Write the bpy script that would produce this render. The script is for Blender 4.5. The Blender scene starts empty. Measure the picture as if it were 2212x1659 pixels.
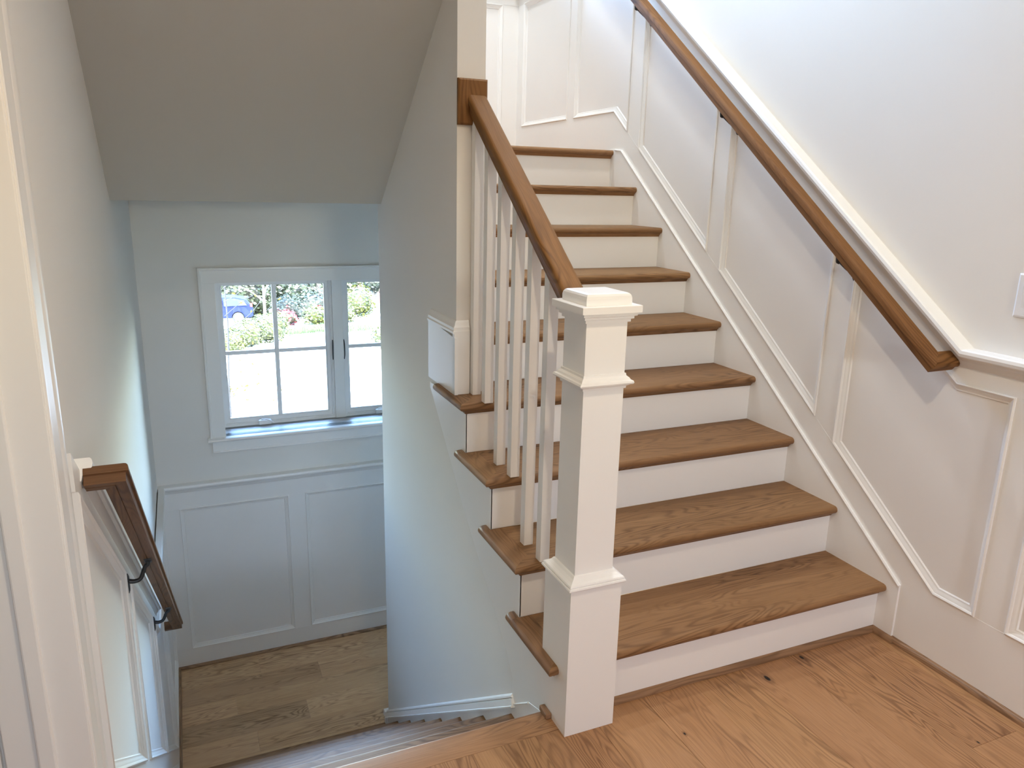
import bpy, bmesh, math, random
from mathutils import Vector, Matrix
random.seed(7)
scene = bpy.context.scene
col = scene.collection

# ------------------------------------------------------------------ camera
CAM = Vector((-0.9006, -1.6966, 1.5131)); YAW, PITCH, ROLL, FPX = 0.4139, 0.2516, 0.0230, 1629.93
cy, sy, cp, sp = math.cos(YAW), math.sin(YAW), math.cos(PITCH), math.sin(PITCH)
fw = Vector((sy*cp, cy*cp, -sp)); rt = Vector((cy, -sy, 0)); up = rt.cross(fw)
cr, sr = math.cos(ROLL), math.sin(ROLL)
r2 = cr*rt + sr*up; u2 = -sr*rt + cr*up
cam_d = bpy.data.cameras.new('camera'); cam = bpy.data.objects.new('camera', cam_d); col.objects.link(cam)
cam.matrix_world = Matrix(((r2.x, u2.x, -fw.x, CAM.x), (r2.y, u2.y, -fw.y, CAM.y), (r2.z, u2.z, -fw.z, CAM.z), (0, 0, 0, 1)))
cam_d.sensor_fit = 'HORIZONTAL'; cam_d.sensor_width = 36.0; cam_d.lens = 36.0*FPX/2212.0
cam_d.clip_start = 0.02; cam_d.clip_end = 400
scene.camera = cam

# ------------------------------------------------------------------ light
scene.view_settings.view_transform = 'Standard'; scene.view_settings.look = 'None'
scene.view_settings.gamma = 1.0; scene.view_settings.use_curve_mapping = False
scene.view_settings.exposure = 0.0
try:
    scene.cycles.max_bounces = 10; scene.cycles.diffuse_bounces = 6; scene.cycles.glossy_bounces = 3
    scene.cycles.transmission_bounces = 6; scene.cycles.transparent_max_bounces = 8
    scene.cycles.caustics_reflective = False; scene.cycles.caustics_refractive = False
    scene.cycles.sample_clamp_indirect = 4.0
except Exception: pass

w = bpy.data.worlds.new('sky'); scene.world = w; w.use_nodes = True
wn = w.node_tree; wn.nodes.clear()
wo = wn.nodes.new('ShaderNodeOutputWorld'); bg = wn.nodes.new('ShaderNodeBackground'); sk = wn.nodes.new('ShaderNodeTexSky')
sk.sky_type = 'NISHITA'; sk.sun_disc = False; sk.sun_elevation = math.radians(48); sk.sun_rotation = math.radians(200)
sk.air_density = 1.0; sk.dust_density = 2.0; sk.ozone_density = 1.0
hz = wn.nodes.new('ShaderNodeHueSaturation'); hz.inputs['Saturation'].default_value = 1.1   # slightly more saturated, bluer sky
wn.links.new(sk.outputs[0], hz.inputs['Color']); wn.links.new(hz.outputs[0], bg.inputs[0]); bg.inputs[1].default_value = 12.3
wn.links.new(bg.outputs[0], wo.inputs[0])

def lamp(name, kind, loc, energy, color, size=None, aim=None, sizey=None):
    d = bpy.data.lights.new(name, kind); o = bpy.data.objects.new(name, d); col.objects.link(o)
    o.location = loc; d.energy = energy; d.color = color
    if kind == 'AREA':
        d.shape = 'DISK' if sizey is None else 'RECTANGLE'; d.size = size
        if sizey: d.size_y = sizey
    if aim is not None: o.rotation_euler = Vector(aim).to_track_quat('-Z', 'Y').to_euler()
    return o
sun = lamp('sun', 'SUN', (0, -20, 30), 56.0, (1.0, 0.95, 0.86), aim=(-0.35, 0.62, -0.78)); sun.data.angle = 0.01
XL_ = -1.157
WARM = (1.0, 0.83, 0.61)
for (x, y, e) in ((-0.35, -1.15, 19.0), (0.75, -2.3, 6.0), (-0.3, -3.4, 5.5)):
    lamp('ceiling_downlight', 'AREA', (x, y, 2.735), e, WARM, size=0.09, aim=(0, 0, -1))
lamp('side_room_fill', 'AREA', (XL_-0.75, -0.95, 2.70), 7.0, (1.0, 0.93, 0.84), size=0.35, aim=(0.25, 0.1, -1))  # added unseen lamp, brightens the newel side and middle wall
for (x, y, e, c) in ((0.7, 0.9, 42.0, (1.0, 0.97, 0.93)), (0.3, 2.5, 52.0, (0.88, 0.94, 1.0))):
    lamp('upstairs_fill', 'AREA', (x, y, 5.12), e, c, size=0.22, aim=(0, 0, -1))  # added lamps standing in for daylight from the upstairs window
for (x, z, sx, sz, y) in ((0.066, 0.41, 1.62, 1.05, 3.68), (0.13, 3.915, 2.1, 1.92, 3.68)):
    p = lamp('window_portal', 'AREA', (x, y, z), 1.0, (1, 1, 1), size=sx, aim=(0, -1, 0), sizey=sz); p.data.cycles.is_portal = True
p = lamp('window_portal', 'AREA', (0.1, -5.14, 1.7), 1.0, (1, 1, 1), size=0.6, aim=(0, 1, 0), sizey=0.4); p.data.cycles.is_portal = True  # portal over the opening added in the wall behind the camera

# ------------------------------------------------------------------ dimensions (metres)
T, H, NO, TH = 0.254, 0.1926, 0.031, 0.0276
XR, XL, YW = 1.2927, -1.157, 3.34
SL = H/T
ZL = -9*H; ZU = 9*H
CEIL, TOPZ = 2.75, 5.2

# ------------------------------------------------------------------ materials
def nmat(name):
    m = bpy.data.materials.new(name); m.use_nodes = True; nt = m.node_tree; nt.nodes.clear()
    out = nt.nodes.new('ShaderNodeOutputMaterial'); b = nt.nodes.new('ShaderNodeBsdfPrincipled')
    nt.links.new(b.outputs[0], out.inputs[0]); return m, nt, b
def N(nt, t, **k):
    n = nt.nodes.new('ShaderNode'+t)
    for a, v in k.items():
        if hasattr(n, a): setattr(n, a, v)
        else: n.inputs[a].default_value = v
    return n
def M(nt, op, a, b=None, c=None):
    n = nt.nodes.new('ShaderNodeMath'); n.operation = op
    for i, v in enumerate((a, b, c)):
        if v is None: continue
        if isinstance(v, (int, float)): n.inputs[i].default_value = v
        else: nt.links.new(v, n.inputs[i])
    return n.outputs[0]
def mixc(nt, f, a, b, mode='MIX'):
    n = nt.nodes.new('ShaderNodeMix'); n.data_type = 'RGBA'; n.blend_type = mode
    if isinstance(f, (int, float)): n.inputs[0].default_value = f
    else: nt.links.new(f, n.inputs[0])
    for i, v in ((6, a), (7, b)):
        if isinstance(v, tuple): n.inputs[i].default_value = v+(1,) if len(v) == 3 else v
        else: nt.links.new(v, n.inputs[i])
    return n.outputs[2]
def paint(name, c, rough=0.5, bump=0.0, bs=300, spec=0.5, strength=0.05):
    m, nt, b = nmat(name)
    tc = N(nt, 'TexCoord'); no = N(nt, 'TexNoise'); no.inputs['Scale'].default_value = 2.2; no.inputs['Detail'].default_value = 2
    nt.links.new(tc.outputs['Object'], no.inputs[0])
    k = 0.97
    nt.links.new(mixc(nt, no.outputs[0], tuple(x*k for x in c), tuple(min(1, x*1.02) for x in c)), b.inputs['Base Color'])
    b.inputs['Roughness'].default_value = rough; b.inputs['Specular IOR Level'].default_value = spec
    if bump:
        n2 = N(nt, 'TexNoise'); n2.inputs['Scale'].default_value = bs; n2.inputs['Detail'].default_value = 2
        nt.links.new(tc.outputs['Object'], n2.inputs[0]); bp = N(nt, 'Bump'); bp.inputs['Strength'].default_value = strength; bp.inputs['Distance'].default_value = bump
        nt.links.new(n2.outputs[0], bp.inputs['Height']); nt.links.new(bp.outputs[0], b.inputs['Normal'])
    return m
def wood(name, dark, mid, light, rough=0.42, ring=1.0, knots=(), tone=0.22, spec=0.3):
    m, nt, b = nmat(name)
    tc = N(nt, 'TexCoord'); oi = N(nt, 'ObjectInfo')
    rnd = oi.outputs['Random']
    cmb = N(nt, 'CombineXYZ'); nt.links.new(M(nt, 'MULTIPLY', rnd, 37.0), cmb.inputs[0]); nt.links.new(M(nt, 'MULTIPLY', rnd, 91.0), cmb.inputs[1]); nt.links.new(M(nt, 'MULTIPLY', rnd, 53.0), cmb.inputs[2])
    add = N(nt, 'VectorMath', operation='ADD'); nt.links.new(tc.outputs['Object'], add.inputs[0]); nt.links.new(cmb.outputs[0], add.inputs[1])
    P = add.outputs[0]
    def noise(sc, detail, scale=1.0, rough_=0.5, dist=0.0):
        mp = N(nt, 'Mapping'); mp.inputs['Scale'].default_value = sc; nt.links.new(P, mp.inputs[0])
        n = N(nt, 'TexNoise'); n.inputs['Scale'].default_value = scale; n.inputs['Detail'].default_value = detail
        n.inputs['Roughness'].default_value = rough_; n.inputs['Distortion'].default_value = dist
        nt.links.new(mp.outputs[0], n.inputs[0]); return n.outputs[0]
    a = noise((1.3, 9.0, 9.0), 2.0, 1.0, 0.45, 0.35)
    wob = noise((9, 60, 60), 2.0)
    ph = M(nt, 'ADD', M(nt, 'MULTIPLY', a, 150.0*ring), M(nt, 'MULTIPLY', wob, 3.0))
    s = M(nt, 'MULTIPLY_ADD', M(nt, 'SINE', ph), 0.5, 0.5)
    s = M(nt, 'POWER', s, 2.2)
    fib = noise((7.0, 330.0, 330.0), 3.0, 1.0, 0.6)
    fib = M(nt, 'SMOOTH_MIN', M(nt, 'MAXIMUM', M(nt, 'MULTIPLY_ADD', fib, 3.2, -1.25), 0.0), 1.0, 0.1)
    amp = noise((1.1, 6.0, 6.0), 1.0)
    amp = M(nt, 'MAXIMUM', M(nt, 'MINIMUM', M(nt, 'MULTIPLY_ADD', amp, 3.0, -1.05), 1.0), 0.12)
    broad = noise((0.8, 5.0, 5.0), 2.0)
    base = mixc(nt, M(nt, 'MINIMUM', M(nt, 'MAXIMUM', M(nt, 'MULTIPLY_ADD', broad, 2.2, -0.6), 0.0), 1.0), mid, light)
    c1 = mixc(nt, M(nt, 'MULTIPLY', M(nt, 'MULTIPLY', s, amp), 0.80), base, dark)
    c2 = mixc(nt, M(nt, 'MULTIPLY', fib, 0.30), c1, dark)
    val = M(nt, 'MULTIPLY_ADD', M(nt, 'FRACT', M(nt, 'MULTIPLY', rnd, 7.31)), tone, 1.0-tone/2)
    hs = N(nt, 'HueSaturation'); nt.links.new(val, hs.inputs['Value']); nt.links.new(c2, hs.inputs['Color'])
    nt.links.new(M(nt, 'MULTIPLY_ADD', M(nt, 'FRACT', M(nt, 'MULTIPLY', rnd, 3.7)), 0.004, 0.498), hs.inputs['Hue'])
    out = hs.outputs[0]
    for (kx, ky, kr) in knots:
        mp = N(nt, 'Mapping', vector_type='POINT'); mp.inputs['Location'].default_value = (-kx/(kr*1.9), -ky/kr, 0); mp.inputs['Scale'].default_value = (1/(kr*1.9), 1/kr, 0)
        nt.links.new(tc.outputs['Object'], mp.inputs[0]); ln = N(nt, 'VectorMath', operation='LENGTH'); nt.links.new(mp.outputs[0], ln.inputs[0])
        core = M(nt, 'MINIMUM', M(nt, 'MAXIMUM', M(nt, 'MULTIPLY_ADD', ln.outputs['Value'], -2.2, 2.6), 0.0), 1.0)
        halo = M(nt, 'MINIMUM', M(nt, 'MAXIMUM', M(nt, 'MULTIPLY_ADD', ln.outputs['Value'], -0.5, 1.3), 0.0), 0.45)
        out = mixc(nt, halo, out, dark); out = mixc(nt, core, out, (0.006, 0.004, 0.004))
    nt.links.new(out, b.inputs['Base Color'])
    b.inputs['Roughness'].default_value = rough; b.inputs['Specular IOR Level'].default_value = spec
    bp = N(nt, 'Bump'); bp.inputs['Strength'].default_value = 0.12; bp.inputs['Distance'].default_value = 0.0006
    nt.links.new(M(nt, 'ADD', M(nt, 'MULTIPLY', fib, -1.0), M(nt, 'MULTIPLY', s, -0.5)), bp.inputs['Height']); nt.links.new(bp.outputs[0], b.inputs['Normal'])
    return m
WALL = paint('wall paint', (0.79, 0.765, 0.725), 0.75, bump=0.0006, bs=260)
TRIM = paint('trim paint', (0.87, 0.86, 0.84), 0.30, bump=0.0004, bs=120, strength=0.04)
PANEL = paint('panel paint', (0.86, 0.845, 0.825), 0.5, bump=0.0004, bs=160)
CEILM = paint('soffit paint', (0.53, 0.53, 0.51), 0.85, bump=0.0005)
FCOL = ((0.13, 0.056, 0.022), (0.37, 0.190, 0.085), (0.46, 0.255, 0.125))
FLOOR = wood('oak floor', *FCOL, rough=0.44, tone=0.05)
SCOL = ((0.090, 0.040, 0.015), (0.225, 0.116, 0.050), (0.305, 0.168, 0.080))
STAIR = wood('stained oak', *SCOL, rough=0.5, tone=0.12, spec=0.2)
LFLOOR = wood('landing oak floor', (0.20, 0.10, 0.045), (0.50, 0.30, 0.155), (0.60, 0.385, 0.22), rough=0.45, tone=0.34)
RAILW = wood('handrail oak', (0.070, 0.027, 0.007), (0.180, 0.080, 0.025), (0.245, 0.118, 0.042), rough=0.55, tone=0.06, spec=0.15)
RAILD = wood('shaded handrail oak', (0.05, 0.020, 0.008), (0.135, 0.062, 0.026), (0.19, 0.095, 0.044), rough=0.5, tone=0.06, spec=0.25)  # darker copy of the handrail oak, shade put into its colour
SHOE = wood('shoe oak', (0.10, 0.05, 0.024), (0.26, 0.145, 0.076), (0.34, 0.20, 0.11), rough=0.4, tone=0.08)
SUBF = paint('underlay', (0.05, 0.03, 0.02), 0.9)
BLACK = paint('black iron', (0.012, 0.011, 0.012), 0.35)
VINYL = paint('window vinyl', (0.90, 0.90, 0.90), 0.35)
PLAST = paint('switch plastic', (0.82, 0.82, 0.83), 0.25)
def simple(name, c, rough=0.6, metal=0.0):
    m, nt, b = nmat(name)
    tc = N(nt, 'TexCoord'); no = N(nt, 'TexNoise'); no.inputs['Scale'].default_value = 6
    nt.links.new(tc.outputs['Object'], no.inputs[0])
    nt.links.new(mixc(nt, no.outputs[0], tuple(x*0.82 for x in c), tuple(min(1, x*1.15) for x in c)), b.inputs['Base Color'])
    b.inputs['Roughness'].default_value = rough; b.inputs['Metallic'].default_value = metal; return m
def glassm():
    m = bpy.data.materials.new('window glass'); m.use_nodes = True; nt = m.node_tree; nt.nodes.clear()
    o = nt.nodes.new('ShaderNodeOutputMaterial'); t = nt.nodes.new('ShaderNodeBsdfTransparent'); g = nt.nodes.new('ShaderNodeBsdfGlossy'); mx = nt.nodes.new('ShaderNodeMixShader')
    t.inputs[0].default_value = (0.95, 0.98, 0.97, 1); g.inputs['Roughness'].default_value = 0.02
    fr = nt.nodes.new('ShaderNodeFresnel'); fr.inputs[0].default_value = 1.45
    nt.links.new(fr.outputs[0], mx.inputs[0]); nt.links.new(t.outputs[0], mx.inputs[1]); nt.links.new(g.outputs[0], mx.inputs[2]); nt.links.new(mx.outputs[0], o.inputs[0]); return m
GLASS = glassm()

# ------------------------------------------------------------------ mesh helpers
WM = {}
AX = {'x': (0, 1, 2), 'y': (1, 0, 2), 'z': (2, 0, 1)}
def frame(kind):
    if isinstance(kind, Matrix): return kind
    if kind == 'x': return Matrix.Identity(3)
    if kind == 'y': return Matrix(((0, -1, 0), (1, 0, 0), (0, 0, 1)))
    if kind == 'z': return Matrix(((0, 0, 1), (0, 1, 0), (-1, 0, 0))) @ Matrix.Identity(3)
    X = Vector(kind).normalized(); Y = Vector((1, 0, 0)) if abs(X.x) < 0.5 else Vector((0, 1, 0)); Z = X.cross(Y).normalized(); Y = Z.cross(X).normalized()
    if Z.z < 0: Z = -Z; Y = -Y
    return Matrix((X, Y, Z)).transposed()
def mk(name, verts, faces, mat, parent=None, grain='x', bev=0.0, segs=2, smooth=False, origin=None, recalc=True):
    me = bpy.data.meshes.new(name)
    vs = [Vector(v) for v in verts]
    lo = Vector((min(v.x for v in vs), min(v.y for v in vs), min(v.z for v in vs))); hi = Vector((max(v.x for v in vs), max(v.y for v in vs), max(v.z for v in vs)))
    o3 = Vector(origin) if origin is not None else (lo+hi)/2
    R = frame(grain); W_ = Matrix.Translation(o3) @ R.to_4x4(); Wi = W_.inverted()
    bm = bmesh.new(); bv = [bm.verts.new(Wi @ v) for v in vs]
    for f in faces:
        try: bm.faces.new([bv[i] for i in f])
        except ValueError: pass
    if recalc: bmesh.ops.recalc_face_normals(bm, faces=bm.faces)
    if bev > 0:
        bm.normal_update()
        es = [e for e in bm.edges if len(e.link_faces) == 2 and e.calc_face_angle(0) > 0.5]
        bmesh.ops.bevel(bm, geom=es, offset=bev, segments=segs, profile=0.5, affect='EDGES', clamp_overlap=True)
    bm.to_mesh(me); bm.free()
    if smooth:
        for p in me.polygons: p.use_smooth = True
    me.materials.append(mat)
    o = bpy.data.objects.new(name, me); col.objects.link(o); WM[o] = W_
    if parent is not None:
        o.parent = parent; o.matrix_local = WM[parent].inverted() @ W_
    else: o.matrix_world = W_
    if smooth:
        try: me.shade_auto_smooth
        except Exception: pass
    return o
def autosmooth(o, ang=0.6):
    me = o.data
    bm = bmesh.new(); bm.from_mesh(me)
    for f in bm.faces: f.smooth = True
    for e in bm.edges:
        if len(e.link_faces) == 2 and e.calc_face_angle(0) > ang: e.smooth = False
    bm.to_mesh(me); bm.free(); return o
def box(name, a, b, mat, parent=None, grain='x', bev=0.0015, **k):
    x0, y0, z0 = (min(a[i], b[i]) for i in range(3)); x1, y1, z1 = (max(a[i], b[i]) for i in range(3))
    v = [(x0, y0, z0), (x1, y0, z0), (x1, y1, z0), (x0, y1, z0), (x0, y0, z1), (x1, y0, z1), (x1, y1, z1), (x0, y1, z1)]
    f = [(0, 3, 2, 1), (4, 5, 6, 7), (0, 1, 5, 4), (1, 2, 6, 5), (2, 3, 7, 6), (3, 0, 4, 7)]
    return mk(name, v, f, mat, parent, grain, bev, **k)
def prism(name, P, poly, d0, d1, mat, parent=None, grain='x', bev=0.0, **k):
    n = len(poly); v = [P(u, z, d0) for u, z in poly]+[P(u, z, d1) for u, z in poly]
    f = [tuple(range(n)), tuple(range(2*n-1, n-1, -1))]+[(i, (i+1) % n, n+(i+1) % n, n+i) for i in range(n)]
    return mk(name, v, f, mat, parent, grain, bev, **k)
def sweep(name, P, path, prof, mat, parent=None, closed=False, grain='x', inward=True, smooth=True, segment=None, endcap=True):
    """profile (a, b): a = offset to the path's left (or inward on a closed path), b = distance out of the plane"""
    n = len(path); pts = [Vector(p) for p in path]
    sgn = 1.0
    if closed:
        A = sum(pts[i].x*pts[(i+1) % n].y-pts[(i+1) % n].x*pts[i].y for i in range(n))
        sgn = 1.0 if A > 0 else -1.0
    offs = []
    for i in range(n):
        d1 = (pts[i]-pts[i-1]) if (closed or i > 0) else None; d2 = (pts[(i+1) % n]-pts[i]) if (closed or i < n-1) else None
        if d1 is None: d1 = d2
        if d2 is None: d2 = d1
        d1 = d1.normalized(); d2 = d2.normalized(); n1 = Vector((-d1.y, d1.x)); n2 = Vector((-d2.y, d2.x)); m = (n1+n2)
        m = m/(m.dot(n1)) if m.length > 1e-6 else n1
        offs.append(m*sgn)
    rng = range(n) if segment is None else range(segment, segment+2)
    idx = list(rng); k = len(prof); v = []
    for i in idx:
        for (a, b) in prof:
            q = pts[i % n]+offs[i % n]*a; v.append(P(q.x, q.y, b))
    f = []; m_ = len(idx); cl = closed and segment is None
    for i in range(m_ if cl else m_-1):
        j = (i+1) % m_
        for q in range(k): f.append((i*k+q, i*k+(q+1) % k, j*k+(q+1) % k, j*k+q))
    if not cl and endcap: f.append(tuple(range(k))); f.append(tuple(range((m_-1)*k+k-1, (m_-1)*k-1, -1)))
    o = mk(name, v, f, mat, parent, grain)
    if smooth: autosmooth(o, 0.5)
    return o
def empty(name, loc, label=None, cat=None, group=None):
    o = bpy.data.objects.new(name, None); col.objects.link(o); o.location = loc; o.empty_display_size = 0.1; WM[o] = Matrix.Translation(Vector(loc))
    return tag(o, label, cat, group)
def tag(o, label=None, cat=None, group=None, kind=None):
    if label: o['label'] = label
    if cat: o['category'] = cat
    if group: o['group'] = group
    if kind: o['kind'] = kind
    return o
def struct(o, label=None):
    o['kind'] = 'structure'
    if label: o['label'] = label
    return o
def arc(c, r, a0, a1, n): return [(c[0]+r*math.cos(math.radians(a0+(a1-a0)*i/n)), c[1]+r*math.sin(math.radians(a0+(a1-a0)*i/n))) for i in range(n+1)]

PR = lambda u, z, d: (XR+0.022-d, u, z)      # right wall, u = y
PL = lambda u, z, d: (XL+0.007+d, u, z)            # left wall
PF = lambda u, z, d: (u, YW+0.020-d, z)      # far wall (window wall), u = x
FT = 0.014                                    # how far the frame boards stand proud
MOULD = [(0, 0), (0, 0.018), (0.004, 0.0205), (0.008, 0.018), (0.010, 0.0145), (0.014, 0.013), (0.019, 0.0085), (0.023, 0.0065), (0.026, 0.0065), (0.028, 0.003), (0.030, 0)]
CAP = [(-0.060, 0.0), (-0.060, 0.018), (-0.054, 0.020), (-0.050, 0.024), (-0.040, 0.027), (-0.034, 0.034), (-0.028, 0.037), (-0.026, 0.037)]+[(-0.026, 0.050), (-0.022, 0.0555), (-0.013, 0.058), (-0.004, 0.0555), (0.0, 0.050), (0.0, 0.0)]

def clip(u0, u1, breaks): return [u0]+sorted(b for b in breaks if u0+1e-4 < b < u1-1e-4)+[u1]
def panels(P, parent, zb, zt, edges, breaks, low, high, u0, u1, nosweep=()):
    """edges = list of (ua, ub) panel openings, the rest is frame"""
    us = clip(u0, u1, breaks)
    prism('bottom_rail', P, [(u, zb(u)) for u in us]+[(u, low(u)) for u in reversed(us)], 0.0, FT, TRIM, parent, bev=0.001)
    prism('top_rail', P, [(u, zt(u)) for u in us]+[(u, high(u)) for u in reversed(us)], 0.0, FT, TRIM, parent, bev=0.001)
    es = sorted(edges); st = []
    prev = u0
    for a, b in es:
        if a-prev > 0.005: st.append((prev, a))
        prev = b
    if u1-prev > 0.005: st.append((prev, u1))
    for a, b in st:
        uu = clip(a, b, breaks)
        prism('stile', P, [(u, zb(u)) for u in uu]+[(u, zt(u)) for u in reversed(uu)], 0.0, FT-0.0004, TRIM, parent, bev=0.001)
    for a, b in es:
        uu = clip(a, b, breaks)
        path = [(u, zb(u)) for u in uu]+[(u, zt(u)) for u in reversed(uu)]
        sweep('panel_moulding', P, path, MOULD, TRIM, parent, closed=True)
        prism('panel', P, path, -0.001, 0.0012, PANEL, parent)

# ------------------------------------------------------------------ room shell
wr = struct(box('wall_right', (XR+0.022, -5.2, -2.1), (XR+0.17, YW+0.02, TOPZ), WALL, bev=0), 'greige painted wall above white panelling beside the upward stairs')
# right wall panelling
zbR = lambda u: max(0.244, min(1.93, 0.394+0.757*u)); ztR = lambda u: max(0.961, min(2.70, 1.080+0.757*u))
brR = [(0.244-0.394)/0.757, (1.93-0.394)/0.757, (0.961-1.08)/0.757, (2.70-1.08)/0.757, 0.0, 2.0]
lowR = lambda u: 0.0 if u <= 0 else (0.757*u if u < 2.1 else ZU-0.12)
lowR = lambda u: max(0.0, min(ZU-0.12, 0.757*u))
hiR = lambda u: max(1.045, min(2.79, 1.180+0.757*u))
brR2 = brR+[(1.045-1.18)/0.757, (2.79-1.18)/0.757, (ZU-0.12)/0.757]
panR = [(2.583, 3.250), (1.884, 2.495), (1.144, 1.769), (0.396, 1.045), (-0.342, 0.295)]
y = -0.440
while y > -4.6: panR.append((y-0.66, y)); y -= 0.76
panels(PR, wr, zbR, ztR, panR, brR2, lowR, hiR, -5.1, YW+0.018)
capR = [(-5.1, 1.073), ((1.073-1.208)/0.757, 1.073), ((2.818-1.208)/0.757, 2.818), (YW, 2.818)]
sweep('chair_rail', PR, capR, CAP, TRIM, wr)
# stair skirt on the right wall
prism('skirt_board', PR, [(-0.077, 0.0), (-0.077, 0.216), (1.924, 1.731), (1.985, ZU+0.004), (2.06, ZU+0.004), (2.06, ZU-0.3), (0.3, -0.05)], 0.010, 0.022, TRIM, wr, bev=0.0012)
sweep('skirt_bead', PR, [(-0.077, 0.216), (1.924, 1.731), (1.985, ZU+0.004)], [(0, 0.012), (0.002, 0.023), (-0.002, 0.026), (-0.006, 0.0255), (-0.009, 0.022), (-0.009, 0.012)], TRIM, wr)

wf = struct(box('wall_far', (XL-0.1, YW+0.02, -2.1), (XR+0.17, YW+0.021, -0.10), WALL, bev=0), 'green grey painted wall around the landing window with white panels below')
# the rest of the far wall around its two windows (one continuous wall in pieces)
def wallpiece(a, b): return box('wall_section', a, (b[0], YW+0.32, b[2]), WALL, wf, bev=0)
W1 = (-0.722, 0.854, -0.095, 0.910); W2 = (-0.90, 1.16, 2.98, 4.85)
wallpiece((XL-0.15, YW+0.0205, -2.1), (XR+0.17, YW+0.32, W1[2])); wallpiece((XL-0.15, YW+0.0205, W1[2]), (W1[0], YW+0.32, W1[3])); wallpiece((W1[1], YW+0.0205, W1[2]), (XR+0.17, YW+0.32, W1[3]))
wallpiece((XL-0.15, YW+0.0205, W1[3]), (XR+0.17, YW+0.32, W2[2])); wallpiece((XL-0.15, YW+0.0205, W2[2]), (W2[0], YW+0.32, W2[3])); wallpiece((W2[1], YW+0.0205, W2[2]), (XR+0.17, YW+0.32, W2[3])); wallpiece((XL-0.15, YW+0.0205, W2[3]), (XR+0.17, YW+0.32, TOPZ))
ZT1, ZB1 = -0.556, ZL+0.143
panels(PF, wf, lambda u: ZB1, lambda u: ZT1, [(-1.040, -0.347), (-0.238, 0.455), (0.564, 1.20)], [], lambda u: ZL, lambda u: -0.43, XL+0.004, XR+0.01)
sweep('chair_rail', PF, [(XL, -0.385), (XR+0.02, -0.385)], CAP, TRIM, wf)
panels(PF, wf, lambda u: ZU+0.184, lambda u: 2.697, [(-1.05, -0.32), (-0.22, 0.42), (0.52, 1.187)], [], lambda u: ZU, lambda u: 2.79, XL+0.004, XR+0.01)
sweep('chair_rail', PF, [(XL, 2.818), (XR+0.02, 2.818)], CAP, TRIM, wf)

# left wall with the doorway near the camera
DY0, DY1, DZ = -0.150, -0.93, 2.06
wl = struct(box('wall_left', (XL-0.15, DY0+0.02, -2.1), (XL, YW+0.02, TOPZ), WALL, bev=0), 'pale painted wall over the downward stairs with sloping white panelling')
box('wall_section', (XL-0.15, DY1-0.02, DZ+0.02), (XL, DY0+0.02, TOPZ), WALL, wl, bev=0)
box('wall_section', (XL-0.15, -5.2, -0.3), (XL, DY1-0.02, TOPZ), WALL, wl, bev=0)
box('wall_section', (XL-0.15, DY1-0.02, -0.3), (XL, DY0+0.02, -0.03), WALL, wl, bev=0)
zbL = lambda u: max(ZL+0.143, 0.187-0.757*u); ztL = lambda u: max(ZT1, 0.876-0.757*u)
hiL = lambda u: max(-0.43, 0.960-0.757*u); loL = lambda u: max(ZL, 0.0-0.757*max(u, 0.0)) 
brL = [(0.187-(ZL+0.143))/0.757, (0.876-ZT1)/0.757, (0.960+0.43)/0.757, -ZL/0.757, 0.0]
panels(PL, wl, zbL, ztL, [(-0.022, 0.690), (0.815, 1.525), (1.618, 2.360), (2.46, 3.23)], brL, loL, hiL, -0.025, YW+0.006)
CAPL = [(a, b*0.66) for a, b in CAP]
sweep('chair_rail', PL, [(YW, -0.385), ((0.994+0.385)/0.757, -0.385), (0.085, 0.994-0.757*0.085+0.0)], [(-a, b) for a, b in reversed(CAPL)], TRIM, wl)
prism('skirt_board', PL, [(-0.02, 0.0), (0.02, 0.075), (2.21, 0.093-0.757*2.21), (2.21, ZL), (2.0, ZL-0.1), (0.0, -0.25)], 0.012, 0.020, TRIM, wl, bev=0.001)

# middle wall between the two flights
PM = lambda u, z, d: (d, u, z)
wm = struct(prism('wall_middle', PM, [(0.0, -2.1), (2.05, -2.1), (2.05, TOPZ), (0.885, TOPZ), (0.885, 0.600), (0.0, -0.06)], 0.005, 0.108, WALL), 'tall plain wall between the two flights, its end at the fourth step')
box('wall_section', (0.108, 1.95, -2.1), (XR+0.02, 2.05, 1.42), WALL, wm, bev=0)
# its white base block at the fourth step and skirting along the downward stairs
BT = [(0.0, 0.0), (0.0, 0.013), (0.010, 0.013), (0.016, 0.0115), (0.020, 0.006), (0.030, 0.005), (0.034, 0.002), (0.036, 0.0)]
prism('base_board', lambda u, z, d: (0.005-d, u, z), [(0.860, 4*H), (1.186, 4*H-0.004), (1.186, 1.010), (0.860, 0.985)], 0, 0.014, TRIM, wm, bev=0.0008)
box('base_board', (-0.009, 0.866, 4*H), (0.052, 0.885, 1.008), TRIM, wm, bev=0.0008)
sweep('base_cap', lambda u, z, d: (u, z, d), [(0.005, 1.186), (0.005, 0.885), (0.052, 0.885)], [(-a*0.0-0.0, 1.0) for a in ()] or [(0.0, 1.000), (-0.018, 1.000), (-0.018, 1.008), (-0.014, 1.012), (-0.014, 1.022), (-0.008, 1.030), (-0.007, 1.036), (-0.003, 1.044), (0.0, 1.046)], TRIM, wm)
PMs = lambda u, z, d: (0.005-d, u, z)
prism('skirt_board', PMs, [(0.0, -0.001), (0.16, 0.065-0.757*0.16), (2.075, 0.065-0.757*2.075), (2.075, ZL), (1.95, ZL-0.05), (0.0, -0.35)], 0, 0.006, TRIM, wm, bev=0.0008)
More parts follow.
